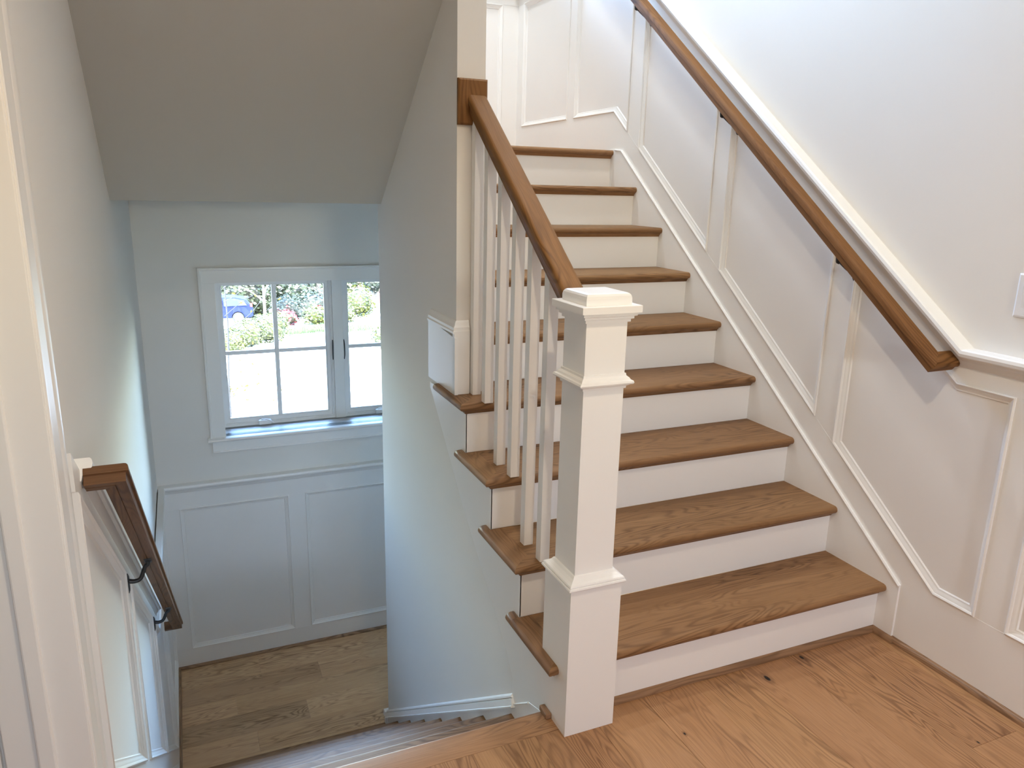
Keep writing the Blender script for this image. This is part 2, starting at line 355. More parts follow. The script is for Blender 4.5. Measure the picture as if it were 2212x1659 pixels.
sweep('skirt_cap', PMs, [(0.290, 0.105-0.757*0.290), (2.075, 0.105-0.757*2.075)], [(0.002, 0), (0.0, 0.008), (-0.004, 0.012), (-0.009, 0.013), (-0.012, 0.0075), (-0.014, 0.014), (-0.034, 0.017), (-0.036, 0.021), (-0.041, 0.021), (-0.043, 0.006), (-0.043, 0)], TRIM, wm)
sweep('skirt_bead', PMs, [(0.165, 0.068-0.757*0.165), (0.30, 0.068-0.757*0.30)], [(0.0, 0.004), (0.0, 0.009), (-0.003, 0.011), (-0.006, 0.009), (-0.006, 0.004)], TRIM, wm)
box('skirt_board', (-0.013, 2.050, ZL), (0.12, 2.075, 0.065-0.757*2.06), TRIM, wm, bev=0.001)
box('skirt_cap', (-0.018, 2.049, 0.066-0.757*2.06), (0.12, 2.083, 0.105-0.757*2.06), TRIM, wm, bev=0.004)
# soffit under the upper flight and the landing
YS, ZS = 1.985, 1.434
yt = YS-(CEIL-ZS)/0.757
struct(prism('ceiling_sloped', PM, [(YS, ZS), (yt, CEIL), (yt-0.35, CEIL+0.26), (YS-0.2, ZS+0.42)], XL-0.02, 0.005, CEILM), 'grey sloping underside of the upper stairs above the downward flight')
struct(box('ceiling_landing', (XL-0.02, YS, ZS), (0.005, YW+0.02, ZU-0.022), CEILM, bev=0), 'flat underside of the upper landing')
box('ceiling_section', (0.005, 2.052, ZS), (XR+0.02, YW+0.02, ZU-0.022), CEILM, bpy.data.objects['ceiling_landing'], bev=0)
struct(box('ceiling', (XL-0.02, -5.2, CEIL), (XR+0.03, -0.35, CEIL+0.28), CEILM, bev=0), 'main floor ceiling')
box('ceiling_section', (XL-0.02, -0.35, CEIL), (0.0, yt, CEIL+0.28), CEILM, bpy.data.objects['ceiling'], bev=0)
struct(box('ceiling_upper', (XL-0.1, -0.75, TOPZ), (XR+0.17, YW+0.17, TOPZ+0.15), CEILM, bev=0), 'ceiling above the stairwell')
struct(box('wall_upper', (XL-0.02, -0.70, CEIL+0.28), (XR+0.03, -0.55, TOPZ), WALL, bev=0), 'wall above the main ceiling')
wb = struct(box('wall_near', (XL-0.15, -5.30, -0.3), (-0.20, -5.15, CEIL+0.1), WALL, bev=0), 'wall behind the viewer with an opening added for daylight')  # unseen wall, its opening is added to let daylight in
box('wall_section', (0.40, -5.30, -0.3), (XR+0.17, -5.15, CEIL+0.1), WALL, wb, bev=0); box('wall_section', (-0.20, -5.30, -0.3), (0.40, -5.15, 1.5), WALL, wb, bev=0); box('wall_section', (-0.20, -5.30, 1.9), (0.40, -5.15, CEIL+0.1), WALL, wb, bev=0)
# side room behind the doorway
sr_ = struct(box('wall_side_room', (XL-2.6, 1.4, -0.1), (XL-0.15, 1.5, 2.9), WALL, bev=0), 'wall of the room behind the doorway')
box('wall_section', (XL-2.7, -2.2, -0.1), (XL-2.6, 1.5, 2.9), WALL, sr_, bev=0); box('wall_section', (XL-2.6, -2.3, -0.1), (XL-0.15, -2.2, 2.9), WALL, sr_, bev=0); box('ceiling_section', (XL-2.6, -2.2, 2.75), (XL-0.15, 1.4, 2.9), CEILM, sr_, bev=0)

# ------------------------------------------------------------------ floors
fl = struct(box('floor', (XL-2.6, -5.2, -0.20), (XR+0.02, 0.0, -0.019), SUBF, bev=0), 'orange brown oak plank floor of the main level')
box('subfloor_edge', (XL+0.0, -0.02, -0.2), (0.0, 0.012, -0.019), SUBF, fl, bev=0)
def plank(a, b, parent, grain, mat=None, top=0.0):
    return box('plank', (a[0]+0.0002, a[1]+0.0002, top-0.0185), (b[0]-0.0002, b[1]-0.0002, top+random.uniform(-0.0002, 0.0001)), mat or FLOOR, parent, grain, bev=0.0006, segs=1)
NB = -0.046
xs = [1.2525-0.19*k for k in range(0, 14)]
strips = [(1.2525, XR+0.006)]+[(xs[i+1], xs[i]) for i in range(len(xs)-1)]
ks = {2: (-0.45, [(0, 0)]), }
for i, (a, b) in enumerate(strips):
    a = max(a, XL+0.005); b = max(b, a)
    if b-a < 0.01: continue
    yend = 0.0 if (a+b)/2 > 0.02 else NB
    if i == 1: cuts = [yend, -0.555, -1.9, -3.4, -5.1]
    else:
        c0 = [-1.35, -0.95, -1.7, -1.15, -0.88, -2.0, -1.3, -0.6, -1.6, -1.1, -0.8, -1.5, -1.0][i % 13]
        cuts = [yend, c0, c0-1.6, c0-3.0, -5.1]
    cuts = sorted(set(max(-5.1, c) for c in cuts), reverse=True)
    for j in range(len(cuts)-1):
        mat = None
        ox, oy = (a+b)/2, (cuts[j]+cuts[j+1])/2
        if j == 0:
            kn = []
            for (kx, ky, kr) in ((0.735, -0.083, 0.0075), (0.924, -0.037, 0.0055), (0.329, -0.198, 0.003), (1.10, -0.545, 0.0028)):
                if a < kx < b and cuts[j+1] < ky < cuts[j]: kn.append((ky-oy, -(kx-ox), kr))
            if kn: mat = wood('knotty oak floor', *FCOL, rough=0.44, knots=kn, tone=0.05)
        plank((a, cuts[j+1]), (b, cuts[j]), fl, 'y', mat)
# nosing board at the head of the downward stairs and side-room floor
def round_nose_profile(depth, th, n=6):
    r = th/2; return [(r-r*math.cos(math.radians(t)), -r+r*math.sin(math.radians(t))) for t in [-90+180*i/n for i in range(n+1)]]
def nose_board(name, yfront, dirn, depth, ztop, x0, x1, mat, parent, grain='x', miter=None, th=TH):
    """board with half-round front; dirn=+1: front faces -y; miter: left end cut for a return of that width"""
    prof = round_nose_profile(depth, th)+[(depth, 0.0), (depth, -th)]
    vs = []
    for (d, z) in prof:
        xl = x0+(min(d, miter) if miter else 0.0); vs.append((xl, yfront+dirn*d, ztop+z))
    for (d, z) in prof: vs.append((x1, yfront+dirn*d, ztop+z))
    k = len(prof); f = [tuple(range(k)), tuple(range(2*k-1, k-1, -1))]+[(i, (i+1) % k, k+(i+1) % k, k+i) for i in range(k)]
    if miter:   # extra break where the mitre stops
        prof2 = []
        for p, q in zip(prof, prof[1:]+prof[:1]):
            prof2.append(p)
            for s in (miter,):
                if (p[0]-s)*(q[0]-s) < -1e-9:
                    t = (s-p[0])/(q[0]-p[0]); prof2.append((s, p[1]+t*(q[1]-p[1])))
        prof = prof2; k = len(prof)
        vs = [(x0+min(d, miter), yfront+dirn*d, ztop+z) for d, z in prof]+[(x1, yfront+dirn*d, ztop+z) for d, z in prof]
        f = [tuple(range(k)), tuple(range(2*k-1, k-1, -1))]+[(i, (i+1) % k, k+(i+1) % k, k+i) for i in range(k)]
    return autosmooth(mk(name, vs, f, mat, parent, grain), 0.6)
nb_ = nose_board('nosing_board', 0.050, -1, 0.096, 0.0, XL+0.02, 0.004, FLOOR, fl, th=0.0185)
for i in range(13):
    plank((XL-2.55, -2.15+i*0.19), (XL-0.9, -1.96+i*0.19), fl, 'x'); plank((XL-0.9, -2.15+i*0.19), (XL-0.02 if -2.15+i*0.19 < -0.12 and -2.15+i*0.19 > -0.95 else XL-0.155, -1.96+i*0.19), fl, 'x')
box('subfloor_edge', (XL-2.6, 0.0, -0.2), (XL-0.15, 1.4, -0.019), SUBF, fl, bev=0)
for i in range(7):
    plank((XL-2.55, 0.32+i*0.19), (XL-1.1, 0.51+i*0.19), fl, 'x'); plank((XL-1.1, 0.32+i*0.19), (XL-0.155, 0.51+i*0.19), fl, 'x')

# lower landing floor
fl2 = struct(box('floor_lower_landing', (XL-0.02, 1.95, ZL-0.2), (XR+0.02, YW+0.02, ZL-0.019), SUBF, bev=0), 'oak plank floor of the lower landing under the window')
ys = [YW+0.006, 3.095, 2.905, 2.715, 2.520, 2.330, 2.140]
jx = {0: (-0.62, 0.60), 1: (-0.240, 0.9), 2: (-0.80, 0.35), 3: (-0.378, 0.95), 4: (-0.70, 0.25), 5: (-0.2, 0.8)}
for i in range(6):
    cx = [XL+0.002]+list(jx[i])+[XR+0.02]
    for j in range(len(cx)-1): plank((cx[j], ys[i+1]), (cx[j+1], ys[i]), fl2, 'x', LFLOOR, top=ZL)
nose_board('nosing_board', 2.05, 1, 0.088, ZL, XL+0.02, 0.0, LFLOOR, fl2, th=0.0185)
box('plank', (0.0, 2.05, ZL-0.0185), (XR+0.02, 2.14, ZL), LFLOOR, fl2, 'x', bev=0.001)
# upper landing floor
fl3 = struct(box('floor_upper_landing', (XL, 8*T+0.07, ZU-0.022), (XR+0.02, YW+0.01, ZU-0.0186), SUBF, bev=0), 'oak floor of the upper landing')
for i in range(7):
    a = 8*T+0.07+i*0.19; b = min(a+0.19, YW+0.006)
    if b > a: box('plank', (XL+0.002, a, ZU-0.0185), (XR+0.01, b-0.001, ZU), FLOOR, fl3, 'x', bev=0.001)

# shoe mouldings
QS = [(0, 0), (0.0, 0.016), (0.004, 0.0158), (0.010, 0.013), (0.014, 0.008), (0.0165, 0.0)]
SH = [(0.0, 0.0), (-0.016, 0.0), (-0.0155, 0.007), (-0.012, 0.014), (-0.006, 0.0185), (0.0, 0.0195)]
PH = lambda u, v, d: (u, v, d)
wr_x = XR+0.008
PHL = lambda u, v, d: (u, v, ZL+d)
def shoe(parent, pts, P=PH, mat=SHOE):
    for i in range(len(pts)-1):
        g = 'x' if abs(pts[i+1][0]-pts[i][0]) > abs(pts[i+1][1]-pts[i][1]) else 'y'
        sweep('shoe_moulding', P, pts, SH, mat, parent, segment=i, grain=g)
shoe(fl, [(wr_x, -5.1), (wr_x, -0.077), (XR, -0.077), (XR, 0.0), (0.157, 0.0)][::-1] and [(0.157, -0.0), (XR, -0.0), (XR, -0.077), (wr_x, -0.077), (wr_x, -5.1)])
shoe(fl2, [(XL+FT+0.006, 2.14), (XL+FT+0.006, YW+0.006), (XR+0.01, YW+0.006)], PHL)
shoe(fl2, [(XR+0.008, 2.13), (XR+0.008, 2.06)], PHL)

# ------------------------------------------------------------------ upward staircase
us_ = empty('staircase', (0.65, 0.0, 0.0), 'upward staircase with brown oak treads and white risers beside the panelled wall', 'staircase')
MW = 0.108
COVE = [(0, 0), (0.0, -0.016), (-0.004, -0.016), (-0.006, -0.012), (-0.010, -0.007), (-0.014, -0.004), (-0.014, 0)]
for i in range(1, 10):
    yf = (i-1)*T-NO; z = i*H
    xl = -0.033 if i <= 4 else MW
    if i < 9:
        if i <= 4:
            nose_board('tread', yf, 1, T+NO-0.001, z, xl, XR, STAIR, us_, miter=0.075)
        else: nose_board('tread', yf, 1, T+NO-0.001, z, xl, XR, STAIR, us_)
    else:
        nose_board('landing_nosing', yf, 1, 0.100, z, MW, XR, STAIR, us_)
    # cove moulding under the nosing
    yr = (i-1)*T
    x0 = 0.0 if i <= 4 else MW
    P = lambda u, v, d, yr=yr, z=z: (u, yr+v, z-TH+d)
    xa = x0 - (0.014 if i <= 4 else 0)
    autosmooth(mk('cove_moulding', [(x0+(0 if i > 4 else dy), yr+dy, z-TH+dz) for dy, dz in COVE]+[(XR, yr+dy, z-TH+dz) for dy, dz in COVE],
        [tuple(range(7)), tuple(range(13, 6, -1))]+[(q, (q+1) % 7, 7+(q+1) % 7, 7+q) for q in range(7)], STAIR, us_, 'x'))
    box('riser', (x0, yr, (i-1)*H+(0.0 if i > 1 else -0.0)), (XR, yr+0.018, z-TH), TRIM, us_, bev=0.0006)
    if i <= 4:
        # mitred return nosing along the open side
        w_ = 0.075; prof = round_nose_profile(w_, TH)+[(w_, 0.0), (w_, -TH)]
        k = len(prof); ye = i*T+0.048
        vs = [(xl+d, yf+d, z+zz) for d, zz in prof]+[(xl+d, (ye-0.010+math.sqrt(max(0, 0.0001-max(0, 0.010-d)**2))) if d <= 0.033 else i*T-0.001, z+zz) for d, zz in prof]
        # back part beyond the riser only as wide as the overhang
        vs2 = [(xl+d, yf+d, z+zz) for d, zz in prof]+[(xl+d, i*T-0.001, z+zz) for d, zz in prof]
        f = [tuple(range(k)), tuple(range(2*k-1, k-1, -1))]+[(q, (q+1) % k, k+(q+1) % k, k+q) for q in range(k)]
        ro = autosmooth(mk('tread_return', vs2, f, STAIR, us_, 'y'))
        pr2 = round_nose_profile(0.032, TH)+[(0.032, 0.0), (0.032, -TH)]; k = len(pr2)
        v3 = [(xl+d, i*T-0.001, z+zz) for d, zz in pr2]+[(xl+d, i*T+0.036, z+zz) for d, zz in pr2]+[(xl+min(d+0.008, 0.032), i*T+0.046, z+zz*0.8-0.003) for d, zz in pr2]
        f3 = [tuple(range(k)), tuple(range(3*k-1, 2*k-1, -1))]+[(s*k+q, s*k+(q+1) % k, (s+1)*k+(q+1) % k, (s+1)*k+q) for s in (0, 1) for q in range(k)]
        autosmooth(mk('return_end', v3, f3, STAIR, ro, 'y'))
        cv = [(dy, yr, z-TH+dz, dy) for dy, dz in COVE]
        vs = [(dy, yr+dy, z-TH+dz) for dy, dz in COVE]+[(dy, i*T+0.030, z-TH+dz) for dy, dz in COVE]
        autosmooth(mk('cove_moulding', vs, [tuple(range(7)), tuple(range(13, 6, -1))]+[(q, (q+1) % 7, 7+(q+1) % 7, 7+q) for q in range(7)], STAIR, us_, 'y'))
# open-side stringer plate
poly = [(0.0, 0.0)]
for i in range(1, 5):
    poly += [((i-1)*T, i*H-TH), (i*T if i < 4 else 1.190, i*H-TH)]
poly += [(1.190, 0.722), (0.785, 0.352), (0.345, 0.010), (0.296, -0.055), (0.290, -0.150), (0.10, -0.10), (0.0, -0.06)]
prism('stringer', PMs, poly, 0.0, 0.0051, TRIM, us_, bev=0.0008)
prism('stringer', lambda u, z, d: (0.1085+d, u, z), [(0.885, 0.70), (0.885, 0.95), (1.95, 1.755), (2.03, ZU), (2.03, ZU-0.25)], 0.0, 0.012, TRIM, us_, bev=0.0008)
sb = box('shoe_stub', (-0.020, 0.002, 0.0005), (-0.001, 0.052, 0.019), SHOE, us_, 'y', bev=0.004)

# ------------------------------------------------------------------ downward staircase
ds = empty('staircase', (-0.55, 0.0, 0.0), 'downward staircase of brown oak treads descending to the window landing', 'staircase')
XD0, XD1 = XL+0.020, -0.001
for k in range(1, 10):
    yr = 0.018+(k-1)*T; zt = -k*H
    box('riser', (XD0, yr-0.016, zt if k < 9 else ZL), (XD1, yr, zt+H-0.0195), TRIM, ds, bev=0.0006)
    if k < 9: nose_board('tread', yr+T+0.031, -1, T+0.030, zt, XD0, XD1, STAIR, ds)

# ------------------------------------------------------------------ balustrade
bal = empty('balustrade', (0.078, -0.001, 0.0), 'white newel post and six square white balusters under a sloping oak handrail', 'balustrade')
NX, NY = 0.0778, -0.001
def ring(name, half, z0, z1, prof, parent, mat=TRIM):
    """square moulding: profile list of (half width, z)"""
    vs = []
    for (hw, z) in prof: vs += [(NX-hw, NY-hw, z), (NX+hw, NY-hw, z), (NX+hw, NY+hw, z), (NX-hw, NY+hw, z)]
    n = len(prof); f = [(0, 1, 2, 3), (4*n-1, 4*n-2, 4*n-3, 4*n-4)]
    for i in range(n-1):
        for q in range(4): f.append((4*i+q, 4*i+(q+1) % 4, 4*i+4+(q+1) % 4, 4*i+4+q))
    return mk(name, vs, f, mat, parent, bev=0.0)
hb = 0.0795; hs_ = 0.0597
nw = ring('newel_post', 0, 0, 0, [(hb, 0.0), (hb, 0.466), (hs_, 0.470), (hs_, 1.2)], bal)
ring('base_moulding', 0, 0, 0, [(hb-0.002, 0.462), (hb+0.008, 0.463), (hb+0.0095, 0.466), (hb+0.0085, 0.470), (hb+0.004, 0.471), (hb+0.006, 0.475), (hb+0.004, 0.479), (hb-0.004, 0.483), (hb-0.012, 0.489), (hb-0.016, 0.495), (hs_-0.003, 0.497)], nw)
ring('collar', 0, 0, 0, [(hs_-0.002, 1.018), (hs_+0.004, 1.018), (hs_+0.005, 1.024), (hs_+0.013, 1.030), (hs_+0.018, 1.031), (hs_+0.020, 1.035), (hs_+0.018, 1.040), (hs_+0.013, 1.042), (hs_+0.010, 1.047), (hs_+0.004, 1.052), (hs_+0.003, 1.058), (hs_-0.002, 1.058)], nw)
cap = ring('post_cap', 0, 0, 0, [(0.086, 1.2195), (0.086, 1.2365), (0.0845, 1.238), (0.066, 1.238), (0.066, 1.254), (0.0645, 1.2605), (0.061, 1.2655), (0.056, 1.268), (0.0, 1.2685)], nw)
ring('cap_moulding', 0, 0, 0, [(hs_-0.002, 1.194), (hs_+0.006, 1.194), (hs_+0.006, 1.201), (hs_+0.012, 1.203), (hs_+0.012, 1.209), (hs_+0.018, 1.211), (hs_+0.018, 1.2194), (hs_-0.002, 1.2194)], nw)
HZ = lambda y: 1.173+0.752*y
for k in range(6):
    yb = 0.232+0.122*k; st = 2+k//2
    x0, x1 = 0.0560, 0.0885; zb = st*H
    vs = [(x0, yb, zb), (x1, yb, zb), (x1, yb+0.0325, zb), (x0, yb+0.0325, zb), (x0, yb, HZ(yb)-0.05), (x1, yb, HZ(yb)-0.05), (x1, yb+0.0325, HZ(yb+0.0325)-0.05), (x0, yb+0.0325, HZ(yb+0.0325)-0.05)]
    mk('baluster', vs, [(0, 3, 2, 1), (4, 5, 6, 7), (0, 1, 5, 4), (1, 2, 6, 5), (2, 3, 7, 6), (3, 0, 4, 7)], TRIM, bal, 'z', bev=0.0012)
# handrail profile: (w across, n up from the underside) drawn about the rail axis
def rail_prof(W_, Ht):
    h = W_/2; r = 0.012; b = h-0.006
    p = [(-b, 0), (-0.0012, 0), (-0.0012, 0.002), (0.0012, 0.002), (0.0012, 0), (b, 0), (b, Ht*0.42), (b+0.001, Ht*0.46), (h, Ht*0.52)]
    p += [(h, Ht-r)]+[(h-r+r*math.cos(math.radians(a)), Ht-r+r*math.sin(math.radians(a))) for a in (25, 50, 75, 90)]
    p += [(-(h-r)-r*math.cos(math.radians(a)), Ht-r+r*math.sin(math.radians(a))) for a in (90, 75, 50, 25)]+[(-h, Ht-r)]
    p += [(-h, Ht*0.52), (-b-0.001, Ht*0.46), (-b, Ht*0.42)]
    return p
th_ = math.atan(0.752)
def rail_plane(y0, z0, slope, sgn=1):
    t = math.atan(slope); c_, s_ = math.cos(t), math.sin(t)
    return lambda u, x, d: (x, y0+u*c_-d*s_*1.0, z0+u*s_+d*c_), Vector((0, c_, s_))
HT = 0.050
# balustrade handrail (top surface on HZ)
Pb, dirb = rail_plane(0.0585, HZ(0.0585)-HT/math.cos(th_), 0.752)
L = (0.866-0.0585)/math.cos(th_)
pr = rail_prof(0.070, HT)
# square-cut ends vertical: build directly
vs = []
for yv in (0.058, 0.866):
    for (wv, nv) in pr: vs.append((0.0725+wv, yv, HZ(yv)-(HT-nv)/math.cos(th_)))
k = len(pr)
autosmooth(mk('handrail', vs, [tuple(range(k)), tuple(range(2*k-1, k-1, -1))]+[(q, (q+1) % k, k+(q+1) % k, k+q) for q in range(k)], RAILW, bal, dirb), 0.5)
# fillet strip between balusters under the rail is plain; rosette on the wall end
vs = []
for (e, yv) in ((0.0, 0.884), (0.0, 0.871), (0.006, 0.865)): vs += [(0.004+e, yv, 1.726+e), (0.110-e, yv, 1.726+e), (0.110-e, yv, 1.876-e), (0.004+e, yv, 1.876-e)]
f = [(0, 1, 2, 3), (11, 10, 9, 8)]+[(4*i+q, 4*i+(q+1) % 4, 4*i+4+(q+1) % 4, 4*i+4+q) for i in (0, 1) for q in range(4)]
mk('rosette', vs, f, RAILW, bal, 'z')

# ------------------------------------------------------------------ wall handrails
def wall_rail(label, xin, xout, xwall, pts_y, line, slope, wdt, brackets, plate_x, RW=None):
    """rail between y0 and y1 on top line z = line(y); returns to the wall at both ends"""
    t = math.atan(slope); c_, s_ = math.cos(t), math.sin(t); xc = (xin+xout)/2
    y0, y1 = pts_y
    r = empty('handrail', (xc, y0, line(y0)), label, 'handrail')
    base = Vector((0, 0, line(0)))
    # plane coordinates: u along slope, v = x
    nrm = Vector((0, -s_, c_)); nz = nrm
    def P(u, v, d):
        o = base+Vector((0, c_, s_))*u+nrm*(d-HT2)
        return (v, o.y, o.z)
    u0, u1 = y0/c_, y1/c_
    prf = rail_prof(wdt, HT2)
    path = [(u0, xwall), (u0, xc), (u1, xc), (u1, xwall)]
    gr = ['x', Vector((0, c_, s_)), 'x']; nm = ['return_piece', 'rail', 'return_piece']
    for s in range(3):
        sweep(nm[s], P, path, [(a, b) for a, b in prf], RW or RAILW, r, segment=s, grain=gr[s])
    sg = 1 if xc > plate_x else -1
    for (yb, zp) in brackets:
        zr = line(yb)-HT2/c_
        b = mk('bracket', *tube([(plate_x+sg*0.004, yb, zp), (plate_x+sg*0.022, yb, zp-0.004), (plate_x+sg*0.040, yb+0.003, zp+0.002), (xc-sg*0.010, yb+0.006, (zp+zr)/2+0.004), (xc-sg*0.001, yb+0.008, zr-0.020), (xc, yb+0.009, zr-0.002)], [0.008, 0.007, 0.0065, 0.0065, 0.007, 0.008]), BLACK, r)
        autosmooth(b, 0.9)
        # oval plate on the wall and saddle under the rail
        n = 16; vs = []
        for (dx, s) in ((0.0, 1.0), (0.004, 1.0), (0.0075, 0.72)):
            vs += [(plate_x+sg*dx, yb+0.017*s*math.cos(2*math.pi*q/n), zp-0.008+0.034*s*math.sin(2*math.pi*q/n)) for q in range(n)]
        f = [tuple(range(n)), tuple(range(3*n-1, 2*n-1, -1))]+[(s*n+q, s*n+(q+1) % n, (s+1)*n+(q+1) % n, (s+1)*n+q) for s in (0, 1) for q in range(n)]
        autosmooth(mk('wall_plate', vs, f, BLACK, b), 0.7)
        ax = Vector((0, c_, s_)); o = Vector((xc, yb+0.009, line(yb+0.009)-HT2/c_)); nn = Vector((0, -s_, c_)); sx = Vector((1, 0, 0)); vs = []
        for (d, e) in ((-0.0005, 0.0), (-0.0055, 0.001)):
            for (i_, j_) in ((-1, -1), (1, -1), (1, 1), (-1, 1)): q = o+ax*(0.022-e)*i_+sx*(0.011-e)*j_+nn*d; vs.append(tuple(q))
        mk('saddle', vs, [(0, 1, 2, 3), (7, 6, 5, 4), (0, 1, 5, 4), (1, 2, 6, 5), (2, 3, 7, 6), (3, 0, 4, 7)], BLACK, b)
    return r
def tube(pts, radii, n=10):
    pts = [Vector(p) for p in pts]; vs, fs = [], []
    # Catmull subdivision of the path
    sp_, sr_2 = [], []
    for i in range(len(pts)-1):
        p0 = pts[max(i-1, 0)]; p1 = pts[i]; p2 = pts[i+1]; p3 = pts[min(i+2, len(pts)-1)]
        for s in range(4):
            t = s/4; sp_.append(0.5*((2*p1)+(p2-p0)*t+(2*p0-5*p1+4*p2-p3)*t*t+(3*p1-p0-3*p2+p3)*t**3)); sr_2.append(radii[i]*(1-t)+radii[i+1]*t)
    sp_.append(pts[-1]); sr_2.append(radii[-1])
    up_ = Vector((0, 1, 0.01))
    for i, p in enumerate(sp_):
        d = (sp_[min(i+1, len(sp_)-1)]-sp_[max(i-1, 0)]).normalized(); a = d.cross(up_)
        if a.length < 1e-3: a = d.cross(Vector((1, 0, 0)))
        a.normalize(); b = d.cross(a)
        vs += [tuple(p+(a*math.cos(2*math.pi*q/n)+b*math.sin(2*math.pi*q/n))*sr_2[i]) for q in range(n)]
    m = len(sp_)
    fs = [(i*n+q, i*n+(q+1) % n, (i+1)*n+(q+1) % n, (i+1)*n+q) for i in range(m-1) for q in range(n)]+[tuple(range(n)), tuple(range(m*n-1, (m-1)*n-1, -1))]
    return vs, fs
HT2 = 0.043
lnR = lambda y: 1.148+0.755*y
wall_rail('oak handrail on the panelled wall rising beside the upward stairs', XR-0.050, XR-0.110, XR+0.006, (-0.138, 3.0), lnR, 0.755, 0.056,
    [(yy, 1.148+0.755*yy-0.050-0.052) for yy in (0.29, 1.00, 1.72, 2.44)], XR+0.008)
lnL = lambda y: 0.971-0.757*y
wall_rail('oak handrail darkened for shade on black brackets descending beside the downward stairs', -1.0436-0.056, -1.0436, XL+FT+0.012, (0.095, 2.235), lnL, -0.757, 0.057,
    [(0.730, 0.300), (1.592, -0.345)], XL+FT+0.007, RAILD)

# ------------------------------------------------------------------ window 1 (lower landing)
def window(name, W_, label, crank=True):
    x0, x1, z0, z1 = W_
    r = empty(name, ((x0+x1)/2, YW+0.02, z0)); r['kind'] = 'structure'; r['label'] = label
    yw = YW+0.020; yt_ = yw-0.018
    # casing with back band
    tw = 0.088
    box('casing', (x0-tw, yt_, z1), (x1+tw, yw, z1+tw), TRIM, r, bev=0.0015); box('casing', (x0-tw, yt_, z0), (x0, yw, z1), TRIM, r, bev=0.0015); box('casing', (x1, yt_, z0), (x1+tw, yw, z1), TRIM, r, bev=0.0015)
    path = [(x0-tw, z0), (x0-tw, z1+tw), (x1+tw, z1+tw), (x1+tw, z0)]
    sweep('back_band', lambda u, v, d: (u, yw-d, v), path, [(0.006, 0), (0.006, 0.024), (-0.004, 0.026), (-0.009, 0.022), (-0.011, 0.018), (-0.011, 0)], TRIM, r)
    # stool and apron
    sweep('sill', lambda u, v, d: (d, u, v), [(yw+0.10, z0), (yw-0.052, z0)], [(-0.0, 0), (0, 0)], TRIM, r) if False else None
    prof = [(yw+0.06, 0.0), (yw+0.06, -0.022), (yw-0.045, -0.022), (yw-0.052, -0.018), (yw-0.055, -0.011), (yw-0.052, -0.004), (yw-0.045, 0.0)]
    k = len(prof); xa, xb = x0-tw-0.022, x1+tw+0.022
    autosmooth(mk('sill', [(xa, a, z0+b) for a, b in prof]+[(xb, a, z0+b) for a, b in prof], [tuple(range(k)), tuple(range(2*k-1, k-1, -1))]+[(q, (q+1) % k, k+(q+1) % k, k+q) for q in range(k)], TRIM, r), 0.6)
    box('apron', (x0-tw+0.004, yt_, z0-0.102), (x1+tw-0.004, yw, z0-0.022), TRIM, r, bev=0.0015)
    sweep('apron_bead', lambda u, v, d: (u, yw-d, v), [(x0-tw+0.004, z0-0.102), (x1+tw-0.004, z0-0.102)], [(0.0, 0.010), (0.0, 0.022), (0.005, 0.024), (0.010, 0.022), (0.012, 0.018), (0.012, 0.010)], TRIM, r)
    # jamb liner
    g = yw+0.215; je = yw+0.298
    box('jamb_liner', (x0-0.016, yw, z0), (x0, je, z1), TRIM, r, bev=0.001); box('jamb_liner', (x1, yw, z0), (x1+0.016, je, z1), TRIM, r, bev=0.001); box('jamb_liner', (x0-0.016, yw, z1), (x1+0.016, je, z1+0.012), TRIM, r, bev=0.001)
    box('sill_liner', (x0, yw+0.058, z0-0.022), (x1, je, z0), VINYL, r, bev=0.001)
    xm = (x0+x1)/2; mh = 0.035
    box('mullion', (xm-mh, yw+0.180, z0), (xm+mh, je, z1), TRIM, r, bev=0.002)
    for (a, b) in ((x0, xm-mh), (xm+mh, x1)):
        f0 = 0.016; zz0 = z0; zz1 = z1
        sa = empty('sash', ((a+b)/2, g, zz0)); sa.parent = r; sa.matrix_local = WM[r].inverted() @ WM[sa]
        # outer frame steps then sash frame, one mesh each
        def fr(nm, e0, e1, ya, yb, mat=VINYL):
            e0b = e0; A = (a+e0, b-e0, zz0+e0*1.0, zz1-e0); B = (a+e1, b-e1, zz0+e1*1.15, zz1-e1)
            vs = []
            for yv in (ya, yb):
                for (xx0, xx1, q0, q1) in (A, B): vs += [(xx0, yv, q0), (xx1, yv, q0), (xx1, yv, q1), (xx0, yv, q1)]
            f = []
            for q in range(4):
                n_ = (q+1) % 4; f += [(q, n_, 4+n_, 4+q), (8+q, 8+n_, 12+n_, 12+q), (q, n_, 8+n_, 8+q), (4+q, 4+n_, 12+n_, 12+q)]
            return mk(nm, vs, f, mat, sa, bev=0.0006)
        fr('frame', 0.0, 0.012, yw+0.198, g+0.05); fr('frame_stop', 0.0118, 0.018, yw+0.206, g+0.05); fr('sash_rail', 0.0178, 0.040, g+0.002, g+0.036)
        fr('glazing_bead', 0.0398, 0.047, g+0.010, g+0.030)
        ia, ib, ja, jb = a+0.046, b-0.046, zz0+0.053, zz1-0.046
        mxx = (ia+ib)/2-0.000; mz = (ja+jb)/2
        box('muntin', (mxx-0.0145, g+0.006, ja), (mxx+0.0145, g+0.034, jb), VINYL, sa, bev=0.004); box('muntin', (ia, g+0.0065, mz-0.0135), (mxx-0.0145, g+0.0335, mz+0.0135), VINYL, sa, bev=0.004); box('muntin', (mxx+0.0145, g+0.0065, mz-0.0135), (ib, g+0.0335, mz+0.0135), VINYL, sa, bev=0.004)
        for (p0, p1) in ((ia, mxx-0.0145), (mxx+0.0145, ib)):
            for (q0, q1) in ((ja, mz-0.0135), (mz+0.0135, jb)): box('pane', (p0-0.002, g+0.018, q0-0.002), (p1+0.002, g+0.022, q1+0.002), GLASS, sa, bev=0)
    return r
